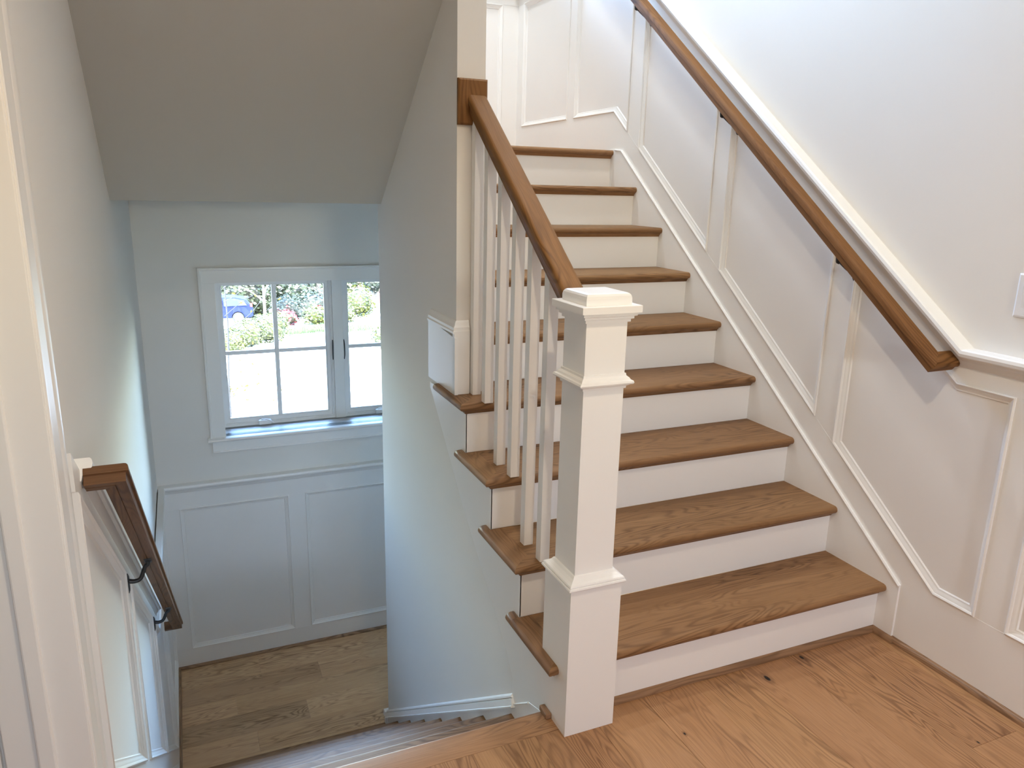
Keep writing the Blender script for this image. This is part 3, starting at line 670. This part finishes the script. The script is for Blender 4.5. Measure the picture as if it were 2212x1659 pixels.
w1 = window('window_1', W1, 'white framed double casement window over the lower landing')
w2 = window('window_2', W2, 'white framed window over the upper landing')
# casement crank and latch levers
def crank(xc):
    yw = YW+0.02
    vs, fs = [], []
    c = box('crank_handle', (xc-0.042, yw+0.172, -0.094), (xc+0.042, yw+0.200, -0.060), VINYL, w1, bev=0.007, segs=2)
    v, f = tube([(xc-0.024, yw+0.176, -0.054), (xc+0.0, yw+0.166, -0.050), (xc+0.028, yw+0.160, -0.062), (xc+0.054, yw+0.158, -0.080)], [0.006, 0.0055, 0.005, 0.006], 8)
    autosmooth(mk('crank_arm', v, f, VINYL, c), 0.9)
crank(-0.455); crank(0.36)
for sx in (-1, 1):
    xm = (W1[0]+W1[1])/2+sx*0.0385
    v, f = tube([(xm, YW+0.212, 0.470), (xm+sx*0.002, YW+0.202, 0.440), (xm+sx*0.003, YW+0.200, 0.370), (xm+sx*0.001, YW+0.210, 0.330)], [0.003, 0.0045, 0.004, 0.003], 8)
    autosmooth(mk('latch_lever', v, f, BLACK, w1), 0.9)

# ------------------------------------------------------------------ doorway beside the camera
dr = empty('door_1', (XL, DY0, 0.0)); dr['kind'] = 'structure'; dr['label'] = 'cream cased doorway edge close to the viewer'
JX0, JX1 = XL-0.138, XL+0.010
box('jamb', (XL-0.142, DY0, 0.0), (XL+0.008, DY0+0.019, DZ), TRIM, dr, bev=0.0025); box('jamb', (XL-0.142, DY1-0.019, 0.0), (XL+0.008, DY1, DZ), TRIM, dr, bev=0.0025); box('jamb', (XL-0.142, DY1-0.019, DZ), (XL+0.008, DY0+0.019, DZ+0.019), TRIM, dr, bev=0.002)
box('door_stop', (XL-0.086, DY0-0.011, 0.0), (XL-0.054, DY0, DZ), TRIM, dr, bev=0.004); box('door_stop', (XL-0.086, DY1, 0.0), (XL-0.054, DY1+0.011, DZ), TRIM, dr, bev=0.004)
CS = [(0, 0), (0, 0.0105), (0.003, 0.0125), (0.010, 0.013), (0.014, 0.0105), (0.022, 0.0115), (0.050, 0.0155), (0.056, 0.0125), (0.062, 0.0165), (0.070, 0.0185), (0.078, 0.0195), (0.083, 0.0185), (0.086, 0.014), (0.086, 0)]
pth = [(DY0+0.006, 0.0), (DY0+0.006, DZ+0.006), (DY1-0.006, DZ+0.006), (DY1-0.006, 0.0)]
sweep('casing', lambda u, v, d: (XL+d, u, v), pth, [(-a, b) for a, b in CS], TRIM, dr)
sweep('casing', lambda u, v, d: (XL-0.150-d, u, v), pth, [(-a, b) for a, b in CS], TRIM, dr)
box('strike_plate', (XL-0.128, DY0-0.0012, 0.955), (XL-0.096, DY0+0.0005, 1.012), BLACK, dr, bev=0.0004)
box('threshold', (XL-0.155, DY1-0.02, -0.019), (XL+0.006, DY0+0.02, 0.0), FLOOR, dr, 'y', bev=0.001)

# ------------------------------------------------------------------ light switch
sw = empty('light_switch', (XR+0.022, -0.335, 1.25), 'white double rocker light switch plate on the wall above the chair rail', 'light switch')
XW = XR+0.022
pl = mk('plate', *(lambda e: ([(XW-d, -0.335+sy_*(0.0585-ee), 1.2515+sz_*(0.0630-ee)) for (d, ee) in ((0.0, 0.0), (0.003, 0.0), (0.0062, 0.005)) for (sy_, sz_) in ((-1, -1), (1, -1), (1, 1), (-1, 1))],
    [(0, 1, 2, 3), (11, 10, 9, 8)]+[(4*i+q, 4*i+(q+1) % 4, 4*i+4+(q+1) % 4, 4*i+4+q) for i in (0, 1) for q in range(4)]))(0), PLAST, sw, bev=0.0012)
for yc in (-0.312, -0.358):
    rk = mk('rocker', [(XW-d, yc+a, 1.2515+b) for d, a, b in ((0.006, -0.0165, -0.033), (0.006, 0.0165, -0.033), (0.006, 0.0165, 0.033), (0.006, -0.0165, 0.033), (0.0065, -0.0160, -0.0325), (0.0065, 0.0160, -0.0325), (0.0105, 0.0160, 0.0325), (0.0105, -0.0160, 0.0325))],
        [(0, 1, 2, 3), (7, 6, 5, 4), (0, 1, 5, 4), (1, 2, 6, 5), (2, 3, 7, 6), (3, 0, 4, 7)], PLAST, sw, bev=0.0006)
    for zc in (1.2030, 1.3000):
        n = 10; vs = [(XW-d, yc+r*math.cos(2*math.pi*q/n), zc+r*math.sin(2*math.pi*q/n)) for d, r in ((0.0055, 0.003), (0.0072, 0.0028)) for q in range(n)]
        mk('screw', vs, [tuple(range(n)), tuple(range(2*n-1, n-1, -1))]+[(q, (q+1) % n, n+(q+1) % n, n+q) for q in range(n)], PLAST, sw)
# ------------------------------------------------------------------ outdoors seen through the window
TER = [(YW+0.33, -1.9), (10.0, -1.95), (18.3, -2.5), (24.0, -3.3), (28.0, -3.85), (34.0, -4.6), (43.0, -6.05), (50.0, -7.1), (68.0, -9.2), (95.0, -11.5), (160.0, -14.0)]
def gz(y):
    for (a, za), (b, zb_) in zip(TER, TER[1:]):
        if y <= b: return za+(zb_-za)*(y-a)/(b-a)
    return TER[-1][1]
CONC = simple('driveway concrete', (0.40, 0.39, 0.37), 0.9); GRASS = simple('lawn grass', (0.016, 0.036, 0.006), 0.9); MULCH = simple('garden soil', (0.02, 0.014, 0.010), 0.95)
def ground(name, xa, xb, ya, yb, mat, lift, label, n=12):
    vs, fs = [], []
    ysx = sorted(set([ya+(yb-ya)*i/n for i in range(n+1)]+[t[0] for t in TER if ya < t[0] < yb]))
    for yv in ysx:
        fa = xa(yv) if callable(xa) else xa; fb = xb(yv) if callable(xb) else xb
        vs += [(fa, yv, gz(yv)+lift), (fb, yv, gz(yv)+lift)]
    for i in range(len(ysx)-1): fs.append((2*i, 2*i+1, 2*i+3, 2*i+2))
    return struct(mk(name, vs, fs, mat, recalc=False), label)
ground('ground', -70, 90, YW+0.33, 160, simple('ground cover', (0.014, 0.020, 0.006), 0.95), -0.03, 'ground beyond the driveway')
ground('driveway', lambda y: -6.0 if y < 12 else -9, lambda y: 1.55+0.35*(y-5) if y < 9.5 else 3.4+0.21*(y-9.5), YW+0.34, 49.5, CONC, 0.0, 'sunlit white driveway outside the window')
def blades(name, pts, h, mat, label, cat, n_per, group=None, kind='stuff'):
    vs, fs = [], []
    for (x, y, r) in pts:
        for _ in range(n_per):
            a = random.random()*6.283; rr = r*math.sqrt(random.random()); bx, by = x+rr*math.cos(a), y+rr*math.sin(a); z = gz(by)
            t = random.random()*6.283; hh = h*random.uniform(0.5, 1.2); w_ = h*0.12; k = len(vs)
            vs += [(bx-w_*math.cos(t), by-w_*math.sin(t), z), (bx+w_*math.cos(t), by+w_*math.sin(t), z), (bx+random.uniform(-1, 1)*h*0.4, by+random.uniform(-1, 1)*h*0.4, z+hh)]; fs.append((k, k+1, k+2))
    return tag(mk(name, vs, fs, mat, recalc=False), label, cat, group, kind)
blades('lawn_grass', [(x, y, 0.5) for x in (1.5, 2.1, 2.7, 3.3) for y in (7.6, 8.3, 9.0) if x > 0.9+0.2*(y-7)], 0.10, GRASS, 'bright green strip of lawn beside the driveway in the right sash', 'grass', 900)
def leafmat(name, c, c2):
    m, nt, b = nmat(name)
    oi = N(nt, 'NewGeometry'); mx = mixc(nt, oi.outputs['Random Per Island'], c, c2)
    nt.links.new(mx, b.inputs['Base Color']); b.inputs['Roughness'].default_value = 0.45
    out = [n for n in nt.nodes if n.type == 'OUTPUT_MATERIAL'][0]; tr = nt.nodes.new('ShaderNodeBsdfTranslucent'); ms = nt.nodes.new('ShaderNodeMixShader'); ms.inputs[0].default_value = 0.3
    nt.links.new(mx, tr.inputs[0]); nt.links.new(b.outputs[0], ms.inputs[1]); nt.links.new(tr.outputs[0], ms.inputs[2]); nt.links.new(ms.outputs[0], out.inputs[0]); return m
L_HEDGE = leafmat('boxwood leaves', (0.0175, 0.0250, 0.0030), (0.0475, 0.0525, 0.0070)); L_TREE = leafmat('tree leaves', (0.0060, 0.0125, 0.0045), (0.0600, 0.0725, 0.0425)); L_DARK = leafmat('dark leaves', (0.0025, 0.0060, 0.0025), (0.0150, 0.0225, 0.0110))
L_YEL = leafmat('yellow green leaves', (0.0225, 0.0325, 0.0030), (0.0550, 0.0575, 0.0070)); L_RED = leafmat('red flowers', (0.0550, 0.0030, 0.0060), (0.0750, 0.0075, 0.0090)); BARK = simple('bark', (0.05, 0.042, 0.036), 0.9); L_GOLD = leafmat('golden leaves', (0.1100, 0.0750, 0.0030), (0.1400, 0.1000, 0.0100))
def leaves(name, blobs, n, s, mat, parent=None, shell=0.55):
    vs, fs = [], []
    tot = sum(b[3]*b[4] for b in blobs)
    for (cx, cy_, cz, rx, rz) in blobs:
        for _ in range(int(n*rx*rz/tot)):
            while True:
                d = Vector((random.gauss(0, 1), random.gauss(0, 1), random.gauss(0, 1)))
                if d.length > 0.01: break
            d.normalize(); rr = random.uniform(shell, 1.0)*(1+0.12*math.sin(7*d.x+5*d.z+cx)+0.08*random.random())
            p = Vector((cx+d.x*rx*rr, cy_+d.y*rx*rr, cz+d.z*rz*rr)); nn = (d+Vector((random.uniform(-1, 1), random.uniform(-1, 1), random.uniform(-1, 1)))*0.7).normalized()
            a = nn.cross(Vector((0.3, 0.2, 1))).normalized(); b = nn.cross(a); ss = s*random.uniform(0.6, 1.3); k = len(vs)
            vs += [tuple(p-a*ss), tuple(p+b*ss*0.6), tuple(p+a*ss), tuple(p-b*ss*0.6)]; fs.append((k, k+1, k+2, k+3))
    return mk(name, vs, fs, mat, parent, recalc=False)
def blobsurf(name, blobs, mat, parent, k=0.8):
    bm = bmesh.new()
    for (cx, cy_, cz, rx, rz) in blobs:
        r_ = bmesh.ops.create_icosphere(bm, subdivisions=2, radius=1.0)
        for v in r_['verts']: j = 1+0.1*math.sin(9*v.co.x+4*v.co.z+cx*3); v.co = Vector((cx+v.co.x*rx*k*j, cy_+v.co.y*rx*k*j, cz+v.co.z*rz*k*j))
    vs = [tuple(v.co) for v in bm.verts]; bm.verts.index_update(); fs = [tuple(v.index for v in f.verts) for f in bm.faces]; bm.free()
    return mk(name, vs, fs, mat, parent)
DARKIN = simple('inner foliage shade', (0.003, 0.005, 0.002), 0.9)  # near-black core colour stands for the shade inside the foliage
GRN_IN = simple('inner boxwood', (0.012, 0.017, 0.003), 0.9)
for (x, y, r, lb) in ((0.08, 17.3, 0.36, 'smallest clipped yellow green shrub by the window edge'), (0.50, 18.3, 0.44, 'middle one of three rounded yellow green shrubs along the driveway'), (1.15, 19.5, 0.52, 'largest rounded yellow green shrub beside the window bar')):
    g_ = gz(y)+0.02; t = empty('boxwood_shrub', (x, y, g_), lb, 'shrub', 'clipped shrubs along the driveway')
    bl = [(x, y, g_+r*0.72, r, r*0.78), (x+r*0.2, y-0.1, g_+r*0.95, r*0.7, r*0.6)]
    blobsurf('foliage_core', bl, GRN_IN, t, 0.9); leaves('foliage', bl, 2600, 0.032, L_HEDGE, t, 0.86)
bark_n = [0]
def tree(name, x, y, hgt, crown, label, mat, n=4200, leaf=0.16, core=True, trunk_r=0.16, lean=0.0):
    z = gz(y); t = empty(name, (x, y, z), label, 'tree')
    v, f = tube([(x, y, z-0.1), (x+lean*0.3, y, z+hgt*0.3), (x+lean*0.6, y, z+hgt*0.6), (x+lean, y, z+hgt)], [trunk_r, trunk_r*0.8, trunk_r*0.65, trunk_r*0.4], 9); mk('trunk', v, f, BARK, t)
    for k in range(4):
        a = k*1.7+x; v, f = tube([(x+lean*0.4, y, z+hgt*(0.35+0.1*k)), (x+lean*0.5+math.cos(a)*0.8, y+math.sin(a)*0.6, z+hgt*(0.55+0.1*k)), (x+lean*0.5+math.cos(a)*1.9, y+math.sin(a)*1.2, z+hgt*(0.75+0.1*k))], [trunk_r*0.5, trunk_r*0.35, trunk_r*0.15], 6); mk('branch', v, f, BARK, t)
    bl = [(x+a, y+b, z+c_, r, r*0.75) for a, b, c_, r in crown]
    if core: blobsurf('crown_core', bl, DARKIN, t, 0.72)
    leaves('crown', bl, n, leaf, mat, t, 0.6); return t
tree('leafy_tree', 3.2, 42.5, 3.2, [(-1.2, 0, 3.1, 1.3), (0.4, -0.3, 3.2, 1.2), (0, 0.4, 4.6, 1.6), (-2.2, 0.3, 3.9, 1.2)], 'pale leafed tree hanging over the parked blue car', L_TREE, trunk_r=0.10)
tree('leafy_tree', 7.2, 47.0, 3.4, [(-0.9, 0, 3.0, 1.2), (0.6, -0.3, 3.5, 1.4), (1.4, 0.4, 3.3, 1.2), (0, 0.3, 5.0, 1.7)], 'broad leafy tree with a pale trunk behind the red flowers', L_TREE, n=5200, trunk_r=0.13, lean=-0.5)
tree('leafy_tree', 12.6, 58.5, 3.6, [(-1.6, 0, 2.7, 1.5), (0.6, -0.5, 3.1, 1.8), (1.9, 0.3, 4.4, 1.9)], 'leafy tree rising behind the window mullion', L_TREE, trunk_r=0.14)
tree('dark_conifer', 11.2, 50.0, 3.0, [(0, 0, 2.2, 0.9), (0, 0, 3.6, 0.9), (0.2, 0, 5, 0.9)], 'dark evergreen beside the brick house', L_DARK, n=2600, leaf=0.10)
for (x, y, s, lb) in ((0.4, 60.0, 4.5, 'dark tree mass behind the parked blue car'), (9.0, 68.0, 5.0, 'dark tree mass in the distance behind the leafy trees'), (22.0, 84.0, 5.0, 'dark tree mass behind the iron fence'), (33.0, 90.0, 6.0, 'far dark tree beyond the brick house')):
    tree('distant_tree', x, y, s*0.8, [(-1.8, 0, s*0.45, s*0.5), (1.4, -0.4, s*0.4, s*0.5), (0, 0, s*0.9, s*0.6)], lb, L_DARK, n=4200, leaf=0.2)
def shrub(name, x, y, r, label, mat, n=700, leaf=0.05, cat='shrub', core=GRN_IN, h=0.9):
    g_ = gz(y); t = empty(name, (x, y, g_), label, cat); bl = [(x, y, g_+r*h*0.75, r, r*h), (x+r*0.5, y+r*0.2, g_+r*h*0.55, r*0.6, r*h*0.6)]
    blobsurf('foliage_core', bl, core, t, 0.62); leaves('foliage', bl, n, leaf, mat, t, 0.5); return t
shrub('flowering_shrub', 2.9, 30.2, 0.5, 'shrub with red flowers at the back of the garden bed', L_RED, n=500, leaf=0.055)
shrub('flowering_shrub', 4.7, 33.2, 0.50, 'shrub with red flowers near the pale tree trunk', L_RED, n=400, leaf=0.055)
shrub('yellow_shrub', 4.05, 30.0, 0.55, 'yellow green feathery shrub among the red flowers', L_YEL, n=1500, leaf=0.05)
shrub('yellow_shrub', 5.25, 30.5, 0.55, 'yellow green shrub near the left side of the mullion', L_YEL, n=1200, leaf=0.05)
shrub('yellow_shrub', 7.5, 38.0, 0.85, 'tall yellow green bush in front of the iron fence', L_YEL, n=1500, leaf=0.07, h=1.3)
shrub('boxwood_shrub', 3.62, 16.6, 0.40, 'round yellow green shrub at the edge of the wall in the right sash', L_HEDGE, n=1400, leaf=0.035)
shrub('dark_shrub', 5.7, 41.0, 1.1, 'dark green bush behind the garden bed', L_DARK, n=1500, leaf=0.09, core=DARKIN)
shrub('dark_shrub', 4.9, 45.5, 1.0, 'dark green bush between the car and the pale trunk', L_DARK, n=1500, leaf=0.09, core=DARKIN)
for x, rr, lb in ((-1.2, 1.7, 'tall dark hedge bush directly behind the front of the blue car'), (3.1, 1.75, 'tall dark hedge bush behind the rear of the blue car'), (7.5, 1.75, 'tall dark hedge bush behind the second leafy tree')):
    shrub('dark_shrub', x, 54.0, rr, lb, L_TREE, n=3600, leaf=0.13, core=DARKIN, h=1.3)
ground('garden_bed', lambda y: 1.75+0.12*(y-22.5), lambda y: 2.4+0.62*(y-22.5), 22.5, 34.0, MULCH, 0.02, 'planted garden bed beyond the driveway')
blades('ground_cover', [(2.0+0.2*i+0.35*(i % 3), 23.2+0.55*(i % 9), 0.5) for i in range(14)]+[(4.3, 27.6, 0.5)], 0.16, GRASS, 'low green ground cover at the front of the garden bed', 'plants', 260)
ground('garden_bed', lambda y: 6.1+0.1*(y-33), lambda y: 6.9+0.7*(y-33), 33.0, 43.0, simple('pink mulch', (0.05, 0.032, 0.028), 0.95), 0.02, 'reddish mulch bed in front of the iron fence')
# parked car
car = empty('car', (0.7, 48.3, gz(48.3)), 'blue car parked at the end of the driveway behind the tree branches', 'car')
BLUE = paint('car paint', (0.004, 0.008, 0.034), 0.6, spec=0.1); TYRE = paint('tyre rubber', (0.015, 0.015, 0.015), 0.8); CG = paint('car glass', (0.015, 0.025, 0.035), 0.4, spec=0.15); HUB = paint('alloy', (0.5, 0.5, 0.52), 0.3)
cg = gz(48.3)+0.02; cx0 = -1.55
prof = [(0.0, 0.42), (0.05, 0.78), (0.85, 0.93), (1.25, 1.02), (1.95, 1.48), (2.4, 1.56), (3.5, 1.54), (4.15, 1.40), (4.42, 1.02), (4.52, 0.9), (4.52, 0.40), (4.3, 0.30)]
arch = lambda c: [(c+0.38*math.cos(math.radians(a)), 0.32+0.38*math.sin(math.radians(a))) for a in (0, 30, 60, 90, 120, 150, 180)]
body = prof+arch(3.62)+arch(0.86)+[(0.1, 0.30)]
vs, k = [], len(body)
for (yv, ins) in ((-0.90, 0.0), (0.90, 0.0)):
    vs += [(cx0+a, 48.3+yv*(1.0 if b < 0.95 else 1-0.22*(b-0.95)/0.6), cg+b) for a, b in body]
mk('body', vs, [tuple(range(k)), tuple(range(2*k-1, k-1, -1))]+[(q, (q+1) % k, k+(q+1) % k, k+q) for q in range(k)], BLUE, car)
for sgn in (-1, 1):
    for wn_ in ([(1.45, 1.04), (2.02, 1.44), (2.75, 1.50), (2.75, 1.03)], [(2.83, 1.03), (2.83, 1.50), (3.5, 1.48), (3.98, 1.36), (4.18, 1.05)]):
        vv = [(cx0+a, 48.3+sgn*(0.905*(1-0.22*(b-0.95)/0.6)), cg+b) for a, b in wn_]; vv2 = [(x_, y_-sgn*0.03, z_) for x_, y_, z_ in vv]; n_ = len(vv)
        mk('window', vv+vv2, [tuple(range(n_)), tuple(range(2*n_-1, n_-1, -1))]+[(q, (q+1) % n_, n_+(q+1) % n_, n_+q) for q in range(n_)], CG, car)
def disc(name, c, r, y0, y1, mat, parent, n=20):
    vs = [(c[0]+r*math.cos(2*math.pi*q/n), yv, c[1]+r*math.sin(2*math.pi*q/n)) for yv in (y0, y1) for q in range(n)]
    return mk(name, vs, [tuple(range(n)), tuple(range(2*n-1, n-1, -1))]+[(q, (q+1) % n, n+(q+1) % n, n+q) for q in range(n)], mat, parent)
for a in (0.86, 3.62):
    for sgn in (-1, 1):
        wh = disc('wheel', (cx0+a, cg+0.31), 0.33, 48.3+sgn*0.68, 48.3+sgn*0.89, TYRE, car); disc('hub', (cx0+a, cg+0.31), 0.21, 48.3+sgn*0.885, 48.3+sgn*0.90, HUB, wh)
box('tail_light', (cx0+4.36, 48.3-0.89, cg+0.95), (cx0+4.5, 48.3-0.70, cg+1.15), paint('tail light', (0.4, 0.02, 0.02), 0.2), car, bev=0.01)
# brick house
hs = empty('house', (16.0, 68.0, gz(68)), 'red brick house with a white window beyond the iron fence', 'house')
m, nt, b = nmat('red brick'); bt = nt.nodes.new('ShaderNodeTexBrick'); tc = N(nt, 'TexCoord'); mp = N(nt, 'Mapping'); mp.inputs['Rotation'].default_value = (math.radians(-90), 0, 0)
nt.links.new(tc.outputs['Object'], mp.inputs[0]); nt.links.new(mp.outputs[0], bt.inputs[0]); bt.inputs['Color1'].default_value = (0.06, 0.016, 0.011, 1); bt.inputs['Color2'].default_value = (0.045, 0.012, 0.008, 1); bt.inputs['Mortar'].default_value = (0.06, 0.05, 0.045, 1); bt.inputs['Scale'].default_value = 1.0; bt.inputs['Brick Width'].default_value = 0.22; bt.inputs['Row Height'].default_value = 0.075; bt.inputs['Mortar Size'].default_value = 0.01
nt.links.new(bt.outputs[0], b.inputs['Base Color']); b.inputs['Roughness'].default_value = 0.9; BRICK = m
gh = gz(68)
box('wall', (13.1, 68.0, gh-0.5), (22.0, 76.0, gh+5.6), BRICK, hs, bev=0)
prism('roof', lambda u, z, d: (u, d, z), [(12.7, gh+5.5), (22.4, gh+5.5), (17.5, gh+8.6)], 67.6, 76.4, simple('roof shingle', (0.12, 0.11, 0.11), 0.9), hs)
for xw_ in (14.35, 17.4, 20.0):
    for zw in (gh+1.0, gh+3.6):
        wf_ = box('window', (xw_-0.05, 67.93, zw-0.05), (xw_+1.25, 68.0, zw+1.55), VINYL, hs, bev=0.0)
        for (pa, pb, qa, qb) in ((0.03, 0.58, 0.03, 0.73), (0.62, 1.17, 0.03, 0.73), (0.03, 0.58, 0.77, 1.47), (0.62, 1.17, 0.77, 1.47)): box('pane', (xw_+pa, 67.915, zw+qa), (xw_+pb, 67.93, zw+qb), CG, wf_, bev=0)
# iron fence
fn = empty('iron_fence', (9.9, 43.3, gz(43.3)), 'dark blue iron picket fence behind the yellow bush', 'fence')
IR = paint('fence iron', (0.02, 0.03, 0.06), 0.5); g_ = gz(43.3)
for k in range(26): box('picket', (8.7+0.12*k-0.010, 43.29, g_+0.05), (8.7+0.12*k+0.010, 43.31, g_+1.25), IR, fn, 'z', bev=0)
for zz in (0.18, 1.12): box('rail', (8.65, 43.28, g_+zz), (11.8, 43.32, g_+zz+0.035), IR, fn, bev=0)
for xx in (8.6, 9.86, 11.8): box('post', (xx-0.05, 43.25, g_-0.05), (xx+0.05, 43.35, g_+1.38), IR, fn, 'z', bev=0)
# small bare shrub right outside the window
tw_ = empty('young_tree', (-0.62, 4.6, -1.9), 'thin bare twigs with a few golden leaves just outside the left pane', 'tree')
rn = random.Random(5)
TB = simple('twig bark', (0.045, 0.035, 0.03), 0.8)
v, f = tube([(-0.62, 4.6, -1.95), (-0.61, 4.62, -1.0), (-0.63, 4.6, -0.2), (-0.60, 4.62, 0.45), (-0.62, 4.6, 1.1)], [0.016, 0.013, 0.009, 0.006, 0.003], 8); mk('stem', v, f, TB, tw_)
tips = []
for k in range(16):
    z = -0.6+k*0.11; a = rn.uniform(-0.9, 0.9); l = rn.uniform(0.16, 0.42); s = 1 if rn.random() < 0.8 else -1
    p = [(-0.62, 4.6, z), (-0.62+s*l*0.5, 4.6+a*0.1, z+l*0.35), (-0.62+s*l, 4.6+a*0.2, z+l*rn.uniform(0.5, 1.1))]; tips.append(p[-1]); tips.append(p[1])
    v, f = tube(p, [0.0035, 0.0026, 0.0013], 5); mk('twig', v, f, TB, tw_)
lv, lf = [], []
for (x, y, z) in tips+[(-0.56+rn.uniform(-0.07, 0.07), 4.6, -0.14+rn.uniform(-0.06, 0.06)) for _ in range(10)]:
    for _ in range(1 if z > 0 else 2):
        q = Vector((x+rn.uniform(-0.02, 0.02), y, z+rn.uniform(-0.02, 0.02))); a = rn.random()*6.28; d = Vector((math.cos(a), 0.3, math.sin(a)))*0.017; e = Vector((-math.sin(a), 0.2, math.cos(a)))*0.008; k = len(lv)
        lv += [tuple(q-d), tuple(q+e), tuple(q+d), tuple(q-e)]; lf.append((k, k+1, k+2, k+3))
mk('foliage', lv, lf, L_GOLD, tw_, recalc=False)
